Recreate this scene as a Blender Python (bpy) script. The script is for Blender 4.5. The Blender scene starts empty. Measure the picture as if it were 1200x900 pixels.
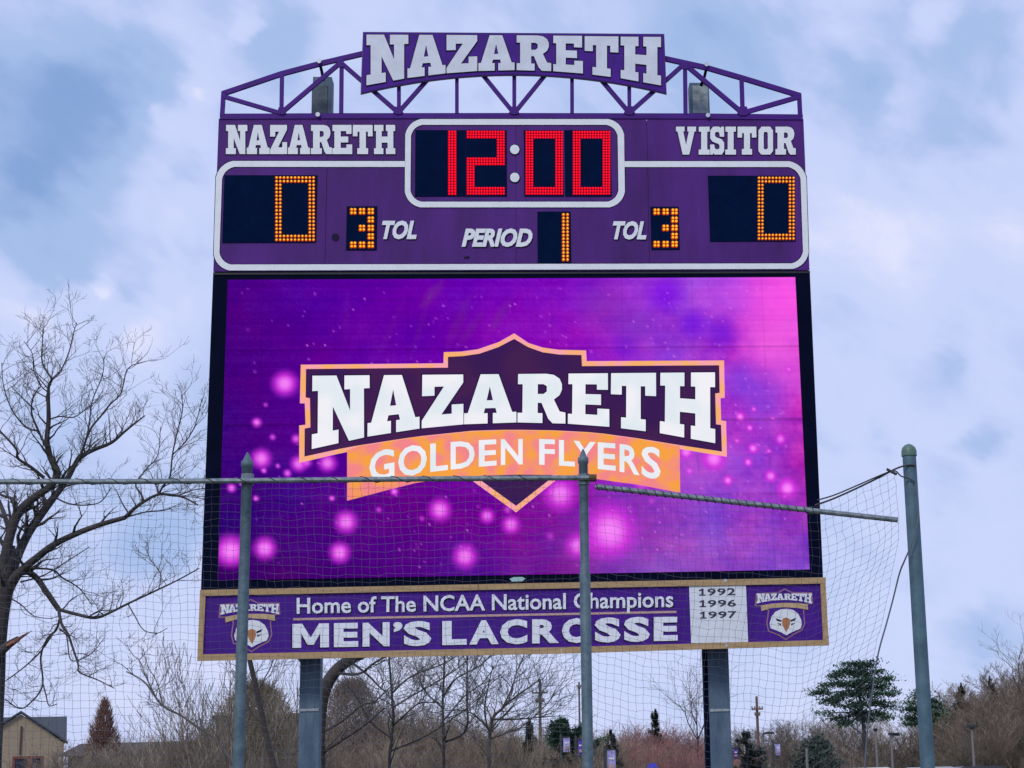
import bpy, math, random
import numpy as np
from mathutils import Vector, Matrix
from mathutils.geometry import tessellate_polygon

# ------------------------------------------------------------------ camera
SC = bpy.context.scene
FPX, PX, PY = 1990.0, 800.0, 450.0
EYE = Vector((0, 0, 1.7))
R = Matrix(((0.9965025297, 0.0100028803, -0.082961742),
            (-0.0785390554, -0.2269260996, -0.9707400075),
            (-0.0285363807, 0.97386061, -0.2253468156)))
cd = bpy.data.cameras.new('camera')
cam = bpy.data.objects.new('camera', cd)
SC.collection.objects.link(cam)
cam.matrix_world = Matrix.Translation(EYE) @ R.to_4x4()
cd.sensor_width = 36; cd.lens = FPX / 1200 * 36
cd.shift_x = (600 - PX) / 1200
cd.clip_end = 9000
SC.camera = cam

def at(x, y, D):
    d = R @ Vector((x - PX, -(y - PY), -FPX))
    return EYE + d * (D / d.y)
def sdir(x, y):
    return (R @ Vector((x - PX, -(y - PY), -FPX))).normalized()

# ------------------------------------------------------------------ world
W = bpy.data.worlds.new('World'); SC.world = W; W.use_nodes = True
nt = W.node_tree; N = nt.nodes; Lk = nt.links; N.clear()
SUN_EL, SUN_AZ = math.radians(42), math.radians(205)
out = N.new('ShaderNodeOutputWorld'); bg = N.new('ShaderNodeBackground')
bg.inputs['Strength'].default_value = 0.1
Lk.new(bg.outputs[0], out.inputs[0])
sky = N.new('ShaderNodeTexSky'); sky.sky_type = 'NISHITA'; sky.sun_disc = False
sky.sun_elevation = SUN_EL; sky.sun_rotation = SUN_AZ
tc = N.new('ShaderNodeTexCoord')
def M(op, a, b=None, c=None, clamp=False):
    n = N.new('ShaderNodeMath'); n.operation = op; n.use_clamp = clamp
    for i, v in enumerate((a, b, c)):
        if v is None: continue
        if isinstance(v, (int, float)): n.inputs[i].default_value = v
        else: Lk.new(v, n.inputs[i])
    return n.outputs[0]
mp0 = N.new('ShaderNodeMapping'); mp0.inputs['Rotation'].default_value = (0, math.radians(-30), 0)
Lk.new(tc.outputs['Generated'], mp0.inputs[0])
mp = N.new('ShaderNodeMapping'); mp.inputs['Scale'].default_value = (.9, .9, 1.5)
Lk.new(mp0.outputs[0], mp.inputs[0])
def noise(scale, detail, rough, dist, src=None):
    n = N.new('ShaderNodeTexNoise'); n.inputs['Scale'].default_value = scale
    n.inputs['Detail'].default_value = detail; n.inputs['Roughness'].default_value = rough
    n.inputs['Distortion'].default_value = dist
    Lk.new(src or mp.outputs[0], n.inputs['Vector']); return n
n1 = noise(9, 5, .52, .5); n2 = noise(26, 5, .55, .4)
# domain warp so the cloud banks have soft irregular borders
wv = N.new('ShaderNodeVectorMath'); wv.operation = 'MULTIPLY_ADD'
nw = noise(13, 4, .55, 0)
Lk.new(nw.outputs['Color'], wv.inputs[0]); wv.inputs[1].default_value = (.085, .085, .085)
nrm = N.new('ShaderNodeVectorMath'); nrm.operation = 'NORMALIZE'; Lk.new(tc.outputs['Generated'], nrm.inputs[0])
Lk.new(nrm.outputs[0], wv.inputs[2])
wsub = N.new('ShaderNodeVectorMath'); wsub.operation = 'SUBTRACT'; wsub.inputs[1].default_value = (.0425, .0425, .0425)
Lk.new(wv.outputs[0], wsub.inputs[0])
def bank(x, y, r, w):
    v = N.new('ShaderNodeVectorMath'); v.operation = 'DISTANCE'
    Lk.new(wsub.outputs[0], v.inputs[0]); v.inputs[1].default_value = sdir(x, y)
    m = N.new('ShaderNodeMapRange'); m.interpolation_type = 'SMOOTHERSTEP'
    m.inputs['From Min'].default_value = 0; m.inputs['From Max'].default_value = r / 2050
    m.inputs['To Min'].default_value = w; m.inputs['To Max'].default_value = 0
    Lk.new(v.outputs['Value'], m.inputs['Value']); return m.outputs[0]
BANKS = [(20, 90, 220, -.20), (75, 160, 160, -.20), (160, 115, 120, -.24), (90, 60, 120, -.06), (40, 230, 130, -.12), (100, 200, 100, -.10), (10, 215, 80, -.16), (150, 135, 50, -.06), (60, 20, 90, .04),
         (175, 30, 80, .10), (340, 40, 80, -.16), (292, 22, 40, .22), (240, 108, 45, .34), (195, 132, 26, .22), (215, 160, 80, .16), (110, 225, 60, .10), (170, 250, 80, .06),
         (115, 322, 34, .34), (70, 335, 34, .12), (60, 300, 70, -.14), (205, 215, 50, -.16), (165, 330, 50, -.14), (205, 290, 40, .16), (190, 380, 90, .24), (20, 370, 60, .16),
         (130, 400, 50, -.12), (500, 10, 160, -.02), (700, 20, 160, -.06), (850, 90, 130, -.26), (790, 50, 90, -.14), (1000, 95, 80, -.26), (940, 30, 60, -.12),
         (1010, 70, 40, .14), (1085, 15, 60, .16), (1150, 60, 90, -.08), (1130, 160, 110, -.10), (1060, 285, 150, .16), (1080, 380, 280, .12), (30, 130, 160, -.10), (1180, 290, 90, .14), (960, 260, 120, .10),
         (1090, 420, 90, -.08), (1000, 480, 110, .08), (1168, 505, 55, -.22), (1040, 525, 45, -.13), (1140, 640, 150, .06), (1120, 560, 60, -.10), (1110, 400, 40, -.06),
         (1180, 740, 90, -.18), (1130, 760, 60, -.06), (190, 640, 80, -.26), (50, 780, 200, .16), (480, 820, 300, .18), (760, 800, 150, .10), (600, 870, 260, .12), (1000, 860, 200, .10), (200, 860, 200, .10),
         (940, 800, 200, .08), (100, 540, 90, -.06)]
t = M('MULTIPLY_ADD', n1.outputs[0], .52, .315)
t = M('ADD', t, M('MULTIPLY_ADD', n2.outputs[0], .32, -.16))
for b in BANKS: t = M('ADD', t, bank(*b))
ramp = N.new('ShaderNodeValToRGB'); Lk.new(t, ramp.inputs[0])
def lin(r, g, b):
    return tuple(((c / 255) / 12.92 if c / 255 <= .04045 else ((c / 255 + .055) / 1.055) ** 2.4) for c in (r, g, b)) + (1,)
cr = ramp.color_ramp; cr.interpolation = 'EASE'
cr.elements[0].position = .0; cr.elements[0].color = lin(132, 164, 214)
cr.elements[1].position = 1.0; cr.elements[1].color = lin(234, 234, 254)
e = cr.elements.new(.38); e.color = lin(165, 189, 233)
e = cr.elements.new(.66); e.color = lin(200, 211, 249)
mul = N.new('ShaderNodeVectorMath'); mul.operation = 'SCALE'; mul.inputs['Scale'].default_value = 10.4
Lk.new(ramp.outputs[0], mul.inputs[0])
mix = N.new('ShaderNodeMix'); mix.data_type = 'RGBA'; mix.inputs['Factor'].default_value = .96
Lk.new(sky.outputs[0], mix.inputs['A']); Lk.new(mul.outputs[0], mix.inputs['B'])
Lk.new(mix.outputs['Result'], bg.inputs['Color'])

sl = bpy.data.lights.new('sun', 'SUN'); sl.energy = 1.4; sl.angle = math.radians(14); sl.color = (1, .95, .88)
sun = bpy.data.objects.new('sun', sl); SC.collection.objects.link(sun)
sd = Vector((math.sin(SUN_AZ) * math.cos(SUN_EL), math.cos(SUN_AZ) * math.cos(SUN_EL), math.sin(SUN_EL)))
sun.rotation_euler = sd.to_track_quat('Z', 'Y').to_euler()
sun.location = (0, -5, 30)

vs = SC.view_settings
SC.display_settings.display_device = 'sRGB'
vs.view_transform = 'Standard'; vs.look = 'None'; vs.exposure = 0; vs.gamma = 1; vs.use_curve_mapping = False
try: SC.cycles.use_denoising = True
except Exception: pass
SC.cycles.max_bounces = 5; SC.cycles.transparent_max_bounces = 8

# ------------------------------------------------------------------ materials
MATS = {}
def mat(name, col, rough=.6, metal=0, var=0, vscale=6, bump=0, bscale=40, emit=None, estr=1, spec=.5, col2=None, stretch=None):
    if name in MATS: return MATS[name]
    m = bpy.data.materials.new(name); m.use_nodes = True
    nn, ll = m.node_tree.nodes, m.node_tree.links
    p = nn['Principled BSDF']; p.inputs['Base Color'].default_value = col[:3] + (1,)
    p.inputs['Roughness'].default_value = rough; p.inputs['Metallic'].default_value = metal
    p.inputs['Specular IOR Level'].default_value = spec
    if var or col2 or bump:
        tcn = nn.new('ShaderNodeTexCoord'); src = tcn.outputs['Object']
        if stretch:
            q = nn.new('ShaderNodeMapping'); q.inputs['Scale'].default_value = stretch; ll.new(src, q.inputs[0]); src = q.outputs[0]
    if var or col2:
        a = nn.new('ShaderNodeTexNoise'); a.inputs['Scale'].default_value = vscale; a.inputs['Detail'].default_value = 6
        a.inputs['Roughness'].default_value = .65
        ll.new(src, a.inputs['Vector'])
        c = nn.new('ShaderNodeValToRGB'); ll.new(a.outputs[0], c.inputs[0])
        c.color_ramp.elements[0].position = .32; c.color_ramp.elements[1].position = .68
        if col2: c.color_ramp.elements[0].color = col[:3] + (1,); c.color_ramp.elements[1].color = col2[:3] + (1,)
        else:
            c.color_ramp.elements[0].color = tuple(v * (1 - var) for v in col[:3]) + (1,)
            c.color_ramp.elements[1].color = tuple(min(1, v * (1 + var)) for v in col[:3]) + (1,)
        ll.new(c.outputs[0], p.inputs['Base Color'])
    if bump:
        b = nn.new('ShaderNodeTexNoise'); b.inputs['Scale'].default_value = bscale; b.inputs['Detail'].default_value = 4
        ll.new(src, b.inputs['Vector'])
        bp = nn.new('ShaderNodeBump'); bp.inputs['Strength'].default_value = bump; bp.inputs['Distance'].default_value = .01
        ll.new(b.outputs[0], bp.inputs['Height']); ll.new(bp.outputs[0], p.inputs['Normal'])
    if emit:
        p.inputs['Emission Color'].default_value = emit[:3] + (1,); p.inputs['Emission Strength'].default_value = estr
    MATS[name] = m; return m

def emat(name, col, strength, col2=None, scale=2.2, dim=0):
    if name in MATS: return MATS[name]
    m = bpy.data.materials.new(name); m.use_nodes = True
    nn, ll = m.node_tree.nodes, m.node_tree.links; nn.clear()
    o = nn.new('ShaderNodeOutputMaterial'); e = nn.new('ShaderNodeEmission'); ll.new(e.outputs[0], o.inputs[0])
    e.inputs[0].default_value = col[:3] + (1,); e.inputs[1].default_value = strength
    if col2:
        tcn = nn.new('ShaderNodeTexCoord')
        a = nn.new('ShaderNodeTexNoise'); a.inputs['Scale'].default_value = scale; a.inputs['Detail'].default_value = 1
        ll.new(tcn.outputs['Object'], a.inputs['Vector'])
        c = nn.new('ShaderNodeValToRGB'); c.color_ramp.elements[0].position = .4; c.color_ramp.elements[1].position = .6
        c.color_ramp.elements[0].color = col[:3] + (1,); c.color_ramp.elements[1].color = col2[:3] + (1,)
        ll.new(a.outputs[0], c.inputs[0]); ll.new(c.outputs[0], e.inputs[0])
    MATS[name] = m; return m

PURPLE = mat('purple_paint', (.075, .014, .180), .6, var=.26, vscale=1.3, stretch=(1.4, 1, .35), bump=.05, bscale=30, spec=.22)
PURPLE_T = mat('purple_truss_paint', (.060, .007, .205), .6, var=.15, vscale=3, spec=.25)
PURPLE_S = mat('purple_vinyl', (.058, .006, .235), .6, var=.2, vscale=3, spec=.22)
WHITE = mat('white_vinyl', (.80, .83, .86), .5, var=.05, vscale=5)
SILVER = mat('silver_vinyl', (.66, .70, .78), .5, var=.09, vscale=4)
WHITE_S = mat('sign_white', (.78, .81, .88), .6, var=.08, vscale=14)
BLACKBOX = mat('black_housing', (.001, .003, .018), .7, var=.3, vscale=3, spec=.05)
SHADOWV = mat('dark_vinyl_edge', (.012, .008, .04), .7, spec=.15)
DISPLAY = mat('display_mask', (.001, .008, .040), .8, var=.2, vscale=5, spec=.03)
STEEL = mat('galvanised_steel', (.055, .10, .13), .6, metal=.15, vscale=16, col2=(.13, .19, .225), bump=.25, bscale=60)
STEEL_P = mat('post_steel', (.050, .095, .15), .65, metal=.1, vscale=4, col2=(.115, .175, .24), bump=.2, bscale=26, stretch=(1.5, 1.5, .5))
PIPE = mat('weathered_pipe', (.08, .12, .15), .5, metal=.3, vscale=22, col2=(.27, .31, .33), bump=.15, bscale=60)
GREENPOLE = mat('blue_green_pole_paint', (.050, .105, .140), .55, metal=.1, vscale=7, col2=(.105, .185, .235), bump=.15, bscale=40)
BOLT = mat('bright_bolt', (.55, .58, .6), .35, metal=.5)
WOOD = mat('tan_wood', (.36, .235, .11), .7, vscale=5, col2=(.50, .34, .17), bump=.3, bscale=30, stretch=(.5, 4, 4))
TAN = mat('tan_vinyl', (.50, .36, .19), .6, var=.15, vscale=8)
PINKT = mat('pinkish_tan_vinyl', (.52, .33, .30), .6, var=.1, vscale=6)
NET = mat('netting_cord', (.075, .085, .115), .8)
ROPE = mat('dark_rope', (.05, .055, .06), .85, var=.3, vscale=30)
BARK = mat('grey_brown_bark', (.030, .026, .026), .9, vscale=3, col2=(.075, .066, .062), bump=.5, bscale=12)
MOSS = mat('mossy_bark', (.04, .045, .028), .9, vscale=4, col2=(.10, .11, .075), bump=.5, bscale=14)
TWIG = mat('fine_twigs', (.135, .13, .13), .9)
TWIGB = mat('brown_twigs', (.19, .14, .115), .9, vscale=.25, col2=(.32, .25, .21))
TWIGD = mat('dark_scrub_twigs', (.13, .11, .10), .9, vscale=.3, col2=(.25, .21, .185))
TWIGR = mat('reddish_twigs', (.24, .105, .095), .9, vscale=.4, col2=(.34, .18, .15))
RUST = mat('rust_brown_foliage', (.17, .085, .06), .9, vscale=.8, col2=(.26, .145, .11))
NEEDLE = mat('pine_needles', (.040, .115, .075), .8, vscale=.7, col2=(.09, .165, .085))
NEEDLED = mat('dark_conifer_needles', (.030, .055, .042), .8, vscale=.7, col2=(.07, .095, .065))
OCHRE = mat('ochre_twigs', (.16, .12, .07), .9, vscale=.5, col2=(.26, .20, .12))

# ------------------------------------------------------------------ mesh helpers
class MB:
    def __init__(s): s.v = []; s.f = []; s.m = []
    def add(s, vs_, fs_, mi=0):
        o = len(s.v); s.v += [tuple(p) for p in vs_]
        for f in fs_: s.f.append(tuple(i + o for i in f)); s.m.append(mi)
    def box(s, c, h, mi=0):
        x, y, z = c; a, b, d = h
        s.add([(x + i * a, y + j * b, z + k * d) for i in (-1, 1) for j in (-1, 1) for k in (-1, 1)],
              [(0, 1, 3, 2), (4, 6, 7, 5), (0, 4, 5, 1), (2, 3, 7, 6), (0, 2, 6, 4), (1, 5, 7, 3)], mi)
    def prism(s, loops, yf, th, mi=0):
        """loops: [outer, hole, ...] of points (x, z) in metres, front at yf, thickness going back"""
        vv = [[Vector((p[0], p[1], 0)) for p in l] for l in loops]
        tr = tessellate_polygon(vv); n = sum(len(l) for l in loops)
        flat = [p for l in loops for p in l]
        vs_ = [(p[0], yf, p[1]) for p in flat] + [(p[0], yf + th, p[1]) for p in flat]
        fs_ = [tuple(t_) for t_ in tr] + [(t_[2] + n, t_[1] + n, t_[0] + n) for t_ in tr]
        o = 0
        for l in loops:
            k = len(l)
            for i in range(k): fs_.append((o + i, o + (i + 1) % k, o + (i + 1) % k + n, o + i + n))
            o += k
        s.add(vs_, fs_, mi)
    def tube(s, pts, rad, n=6, cap=True, mi=0):
        pts = [Vector(p) for p in pts]; u = None; base = len(s.v); k = len(pts)
        for i, p in enumerate(pts):
            d = (pts[min(i + 1, k - 1)] - pts[max(i - 1, 0)])
            if d.length < 1e-9: d = Vector((0, 0, 1))
            d.normalize()
            if u is None: u = d.orthogonal()
            u = u - d * u.dot(d)
            if u.length < 1e-6: u = d.orthogonal()
            u.normalize(); w = d.cross(u); r = rad[i] if hasattr(rad, '__len__') else rad
            for j in range(n):
                a = 2 * math.pi * j / n
                q = p + (u * math.cos(a) + w * math.sin(a)) * r; s.v.append((q.x, q.y, q.z))
        for i in range(k - 1):
            for j in range(n):
                a = base + i * n + j; b = base + i * n + (j + 1) % n
                s.f.append((a, b, b + n, a + n)); s.m.append(mi)
        if cap:
            s.f.append(tuple(range(base + n - 1, base - 1, -1))); s.m.append(mi)
            s.f.append(tuple(range(base + (k - 1) * n, base + k * n))); s.m.append(mi)
ORG = {}
def obj(name, mb, material, parent=None, label=None, smooth=False, data=None):
    off = ORG.get(parent.name, Vector()) if parent else Vector()
    if data is None:
        me = bpy.data.meshes.new(name)
        v = mb.v if not off.length else [(p[0] - off.x, p[1] - off.y, p[2] - off.z) for p in mb.v]
        me.from_pydata(v, [], mb.f)
        ms = material if isinstance(material, (list, tuple)) else [material]
        for m_ in ms: me.materials.append(m_)
        if len(ms) > 1: me.polygons.foreach_set('material_index', mb.m)
        if smooth: me.polygons.foreach_set('use_smooth', [True] * len(mb.f))
        me.update()
    else: me = data
    o = bpy.data.objects.new(name, me); SC.collection.objects.link(o)
    if parent: o.parent = parent
    ORG[o.name] = off
    if label: o['label'] = label
    return o
def thing(name, loc, label, cat, group=None):
    o = bpy.data.objects.new(name, None); SC.collection.objects.link(o); o.location = loc
    ORG[o.name] = Vector(loc); o['label'] = label; o['category'] = cat
    if group: o['group'] = group
    return o
def tag(o, label=None, cat=None, group=None, kind=None):
    for k, v in (('label', label), ('category', cat), ('group', group), ('kind', kind)):
        if v: o[k] = v
    return o

YB = 26.0                      # plane of the scoreboard's faces
def pz(x, y): p = at(x, y, YB); return (p.x, p.z)
def poly(mb, outer, yf, th, holes=(), mi=0):
    mb.prism([[pz(*p) for p in outer]] + [[pz(*p) for p in h] for h in holes], yf, th, mi)

# ------------------------------------------------------------------ lettering
G = {
 'N': [[(0,1),(.42,1),(.66,.46),(.66,.79),(.56,.79),(.56,1),(1,1),(1,.79),(.90,.79),(.90,0),(.64,0),(.36,.55),(.36,.2),(.46,.2),(.46,0),(0,0),(0,.2),(.1,.2),(.1,.79),(0,.79)]],
 'A': [[(.31,1),(.66,1),(.92,.22),(1,.22),(1,0),(.55,0),(.55,.21),(.625,.21),(.60,.31),(.40,.31),(.375,.21),(.45,.21),(.45,0),(0,0),(0,.22),(.07,.22)],[(.49,.75),(.43,.47),(.55,.47)]],
 'Z': [[(0,1),(1,1),(1,.84),(.47,.23),(.72,.23),(.72,.41),(1,.41),(1,0),(0,0),(0,.14),(.53,.77),(.3,.77),(.3,.6),(0,.6)]],
 'R': [[(0,1),(.60,1),(.76,.975),(.88,.90),(.93,.79),(.93,.68),(.88,.57),(.76,.48),(.88,.24),(1,.22),(1,0),(.73,0),(.64,.09),(.50,.41),(.42,.41),(.42,.2),(.52,.2),(.52,0),(0,0),(0,.2),(.1,.2),(.1,.79),(0,.79)],[(.42,.79),(.54,.79),(.61,.75),(.61,.64),(.54,.59),(.42,.59)]],
 'E': [[(0,1),(.97,1),(.97,.69),(.70,.69),(.70,.79),(.42,.79),(.42,.60),(.80,.60),(.80,.40),(.42,.40),(.42,.21),(.71,.21),(.71,.33),(1,.33),(1,0),(0,0),(0,.2),(.1,.2),(.1,.79),(0,.79)]],
 'T': [[(0,1),(1,1),(1,.61),(.76,.61),(.76,.77),(.66,.77),(.66,.2),(.77,.2),(.77,0),(.23,0),(.23,.2),(.34,.2),(.34,.77),(.24,.77),(.24,.61),(0,.61)]],
 'H': [[(0,1),(.44,1),(.44,.79),(.36,.79),(.36,.6),(.64,.6),(.64,.79),(.56,.79),(.56,1),(1,1),(1,.79),(.91,.79),(.91,.2),(1,.2),(1,0),(.56,0),(.56,.2),(.64,.2),(.64,.39),(.36,.39),(.36,.2),(.44,.2),(.44,0),(0,0),(0,.2),(.09,.2),(.09,.79),(0,.79)]],
 '1': [[(.36,0),(.36,.62),(.05,.52),(.05,.74),(.42,1),(.68,1),(.68,.18),(.68,0)]],
 '1_': [[(0,0),(1,0),(1,.17),(.70,.17),(.70,1),(.40,1),(0,.80),(0,.60),(.36,.74),(.36,.17),(0,.17)]],
 'M_': [[(0,1),(.27,1),(.5,.42),(.73,1),(1,1),(1,0),(.76,0),(.76,.60),(.585,.12),(.415,.12),(.24,.60),(.24,0),(0,0)]],
 'V': [[(0,1),(.43,1),(.43,.83),(.36,.83),(.5,.35),(.64,.83),(.57,.83),(.57,1),(1,1),(1,.83),(.92,.83),(.66,0),(.34,0),(.08,.83),(0,.83)]],
 'I': [[(0,1),(1,1),(1,.82),(.78,.82),(.78,.18),(1,.18),(1,0),(0,0),(0,.18),(.22,.18),(.22,.82),(0,.82)]],
 'O': [[(.2,1),(.8,1),(1,.87),(1,.13),(.8,0),(.2,0),(0,.13),(0,.87)],[(.36,.77),(.43,.81),(.57,.81),(.64,.77),(.64,.23),(.57,.19),(.43,.19),(.36,.23)]],
 'S': [[(.2,1),(.66,1),(.74,.95),(.80,1),(1,1),(1,.64),(.70,.64),(.66,.76),(.60,.81),(.42,.81),(.34,.77),(.34,.68),(.42,.62),(.82,.55),(1,.43),(1,.13),(.82,0),(.32,0),(.24,.06),(.19,0),(0,0),(0,.36),(.28,.36),(.33,.25),(.40,.19),(.60,.19),(.67,.25),(.67,.32),(.60,.38),(.18,.46),(0,.58),(0,.86)]],
}
def bil(q, u, v):       # q = TL TR BR BL
    tl, tr, br, bl = q
    return tuple((tl[i] * (1 - u) + tr[i] * u) * v + (bl[i] * (1 - u) + br[i] * u) * (1 - v) for i in (0, 1))
def grow_px(loop, g):    # push a closed loop of pixel points outwards by g pixels
    a = sum(loop[i][0] * loop[(i + 1) % len(loop)][1] - loop[(i + 1) % len(loop)][0] * loop[i][1] for i in range(len(loop)))
    sgn = 1 if a > 0 else -1; o = []; n = len(loop)
    for i in range(n):
        p0, p, p1 = Vector(loop[i - 1]), Vector(loop[i]), Vector(loop[(i + 1) % n])
        d0, d1 = (p - p0).normalized(), (p1 - p).normalized()
        n0, n1_ = Vector((d0.y, -d0.x)) * sgn, Vector((d1.y, -d1.x)) * sgn
        b = n0 + n1_; den = max(.35, 1 + n0.dot(n1_)); b = b / den
        o.append(tuple(p + b * g))
    return o
def slab(parent, ch, q, yf, th, m_, back=None, bg_=0, name='letter', bth=None):
    loops = [[bil(q, u, v) for u, v in l] for l in G[ch]]
    mb = MB(); poly(mb, loops[0], yf, th, loops[1:])
    o = obj(name, mb, m_, parent)
    if back:
        mb2 = MB(); hs = [grow_px(l, -bg_) if len(l) > 3 else grow_px(l, -bg_ * .5) for l in loops[1:]]
        poly(mb2, grow_px(loops[0], bg_), yf + th + .001, bth or .004, hs)
        return o, mb2
    return o, None
FC = {}
def glyph(s, offset=0, shear=0):
    k = (s, offset, shear)
    if k in FC: return FC[k]
    c = bpy.data.curves.new('t', 'FONT'); c.body = s; c.extrude = .5; c.offset = offset; c.shear = shear; c.resolution_u = 3
    o = bpy.data.objects.new('t', c); me = bpy.data.meshes.new_from_object(o)
    v = np.array([tuple(p.co) for p in me.vertices]); f = [tuple(p.vertices) for p in me.polygons]
    bpy.data.objects.remove(o); bpy.data.curves.remove(c); bpy.data.meshes.remove(me)
    FC[k] = (v, f); return FC[k]
def fontchar(parent, ch, q, yf, th, m_, offset=0, shear=0, name='letter'):
    v, f = glyph(ch, offset, shear); lo, hi = v.min(0), v.max(0); mb = MB(); vs_ = []
    for x, y, z in v:
        p = pz(*bil(q, (x - lo[0]) / (hi[0] - lo[0]), (y - lo[1]) / (hi[1] - lo[1])))
        vs_.append((p[0], yf + (0 if z > 0 else th), p[1]))
    mb.add(vs_, f); return obj(name, mb, m_, parent)
def fontline(parent, s, x0, x1, top, base, yf, th, m_, offset=0, shear=0, name='letter', tref=None):
    """one mesh per letter; base/top functions of pixel x; tref = height of the cap in font units"""
    v, f = glyph(s, offset, shear); lo, hi = v.min(0), v.max(0)
    cap = tref or .70
    par = list(range(len(v)))
    def find(a):
        while par[a] != a: par[a] = par[par[a]]; a = par[a]
        return a
    for fc in f:
        r0 = find(fc[0])
        for i in fc[1:]:
            r1 = find(i)
            if r1 != r0: par[r1] = r0
    comp = {}
    for i in range(len(v)): comp.setdefault(find(i), []).append(i)
    def dex(i): return v[i, 0] - math.tan(shear * .9) * v[i, 1]
    items = sorted(([min(dex(i) for i in c), max(dex(i) for i in c), c] for c in comp.values()), key=lambda a: a[0])
    gr = []
    for a, b, c in items:
        if gr and a < gr[-1][1] - .012: gr[-1][1] = max(gr[-1][1], b); gr[-1][2] += c
        else: gr.append([a, b, list(c)])
    where = {}
    for gi, g_ in enumerate(gr):
        for i in g_[2]: where[i] = gi
    fg = [[] for _ in gr]
    for fc in f: fg[where[fc[0]]].append(fc)
    for gi, g_ in enumerate(gr):
        ids = {i: k for k, i in enumerate(g_[2])}; vs_ = []
        for i in g_[2]:
            x, y, z = v[i]; X = x0 + (x1 - x0) * (x - lo[0]) / (hi[0] - lo[0])
            tt, bb = top(X), base(X); Y_ = bb + (tt - bb) * (y / cap)
            p = pz(X, Y_); vs_.append((p[0], yf + (0 if z > 0 else th), p[1]))
        mb = MB(); mb.add(vs_, [tuple(ids[i] for i in fc) for fc in fg[gi]]); obj(name, mb, m_, parent)

# ------------------------------------------------------------------ ground
gm = mat('dormant_grass', (.07, .075, .035), .95, vscale=.4, col2=(.13, .115, .065), bump=.3, bscale=8)
mb = MB(); mb.add([(-4000, -300, 0), (4000, -300, 0), (4000, 7000, 0), (-4000, 7000, 0)], [(0, 1, 2, 3)])
tag(obj('ground', mb, gm), kind='structure')
am = mat('asphalt', (.05, .05, .055), .9, var=.2, vscale=3)
mb = MB(); mb.add([(-30, 84, .004), (70, 84, .004), (70, 104, .004), (-30, 104, .004)], [(0, 1, 2, 3)])
tag(obj('parking_lot', mb, am), kind='structure')

# ================================================================== SCOREBOARD
sb = thing('scoreboard', (-.4, YB + .3, 0), 'tall purple stadium scoreboard with video screen standing on two steel posts', 'scoreboard')
YF = YB                       # face plane
# posts (left, right) run from the ground up to the truss
def post(x0b, x1b, x0t, x1t, ytop, depth=.30, y0=YB + .52):
    xl = (at(x0b, 880, y0).x); xr = (at(x1b, 880, y0).x); zt = at((x0t + x1t) / 2, ytop, y0).z
    mb = MB(); mb.box(((xl + xr) / 2, y0 + depth / 2, zt / 2), ((xr - xl) / 2, depth / 2, zt / 2))
    return mb, xl, xr, zt
mb, xl, xr, zt = post(349.5, 373.5, 364, 386, 90)
po = obj('support_post', mb, STEEL_P, sb)
mb = MB(); mb.box(((xl + xr) / 2, YB + .508, at(360, 832, YB + .5).z), ((xr - xl) / 2 - .01, .004, .02)); obj('weld_seam', mb, mat('weld_grey', (.3, .35, .38), .6, var=.3, vscale=20), po)
mb = MB(); mb.box(((xl + xr) / 2, YB + .65, .02), ((xr - xl) / 2 + .14, .28, .02)); obj('base_plate', mb, STEEL, po)
mb, xl, xr, zt = post(832.5, 857.5, 810, 831, 97)
po = obj('support_post', mb, STEEL_P, sb)
mb = MB(); mb.box(((xl + xr) / 2, YB + .508, at(848, 832, YB + .5).z), ((xr - xl) / 2 - .01, .004, .02)); obj('weld_seam', mb, MATS['weld_grey'], po)
mb = MB(); mb.box(((xl + xr) / 2, YB + .65, .02), ((xr - xl) / 2 + .14, .28, .02)); obj('base_plate', mb, STEEL, po)
mb = MB(); h = at(845, 750, YB).z
mb.box((xl - .036, YB + .62, h / 2), (.034, .1, h / 2)); obj('side_shade_strip', mb, BLACKBOX, sb)  # added black strip painting the shade of the right post's left side
# flange on the right head; blotched sheets, lighter right head, darker left head
mb = MB(); p0 = at(808, 113, YB + .5); p1 = at(815, 135, YB + .5)
mb.box(((p0.x + p1.x) / 2, YB + .62, (p0.z + p1.z) / 2), (abs(p1.x - p0.x) / 2, .06, abs(p0.z - p1.z) / 2 + .1)); obj('post_flange', mb, STEEL, po)
mb = MB(); q0 = at(811, 98, YB + .49); q1 = at(831, 134, YB + .49); mb.box(((q0.x + q1.x) / 2, YB + .512, (q0.z + q1.z) / 2), ((q1.x - q0.x) / 2 - .004, .006, (q0.z - q1.z) / 2 - .03)); obj('post_head_plate', mb, mat('blotched_steel', (.10, .15, .16), .5, metal=.2, vscale=5, col2=(.42, .48, .50), bump=.3, bscale=20), po)
mb = MB(); q0 = at(365.5, 99, YB + .49); q1 = at(383, 134, YB + .49); mb.box(((q0.x + q1.x) / 2, YB + .512, (q0.z + q1.z) / 2), ((q1.x - q0.x) / 2, .006, (q0.z - q1.z) / 2 - .01)); obj('post_head_plate', mb, mat('dark_blotched_steel', (.018, .035, .055), .5, vscale=5, col2=(.06, .10, .14), bump=.3, bscale=20), sb.children[0])

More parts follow.
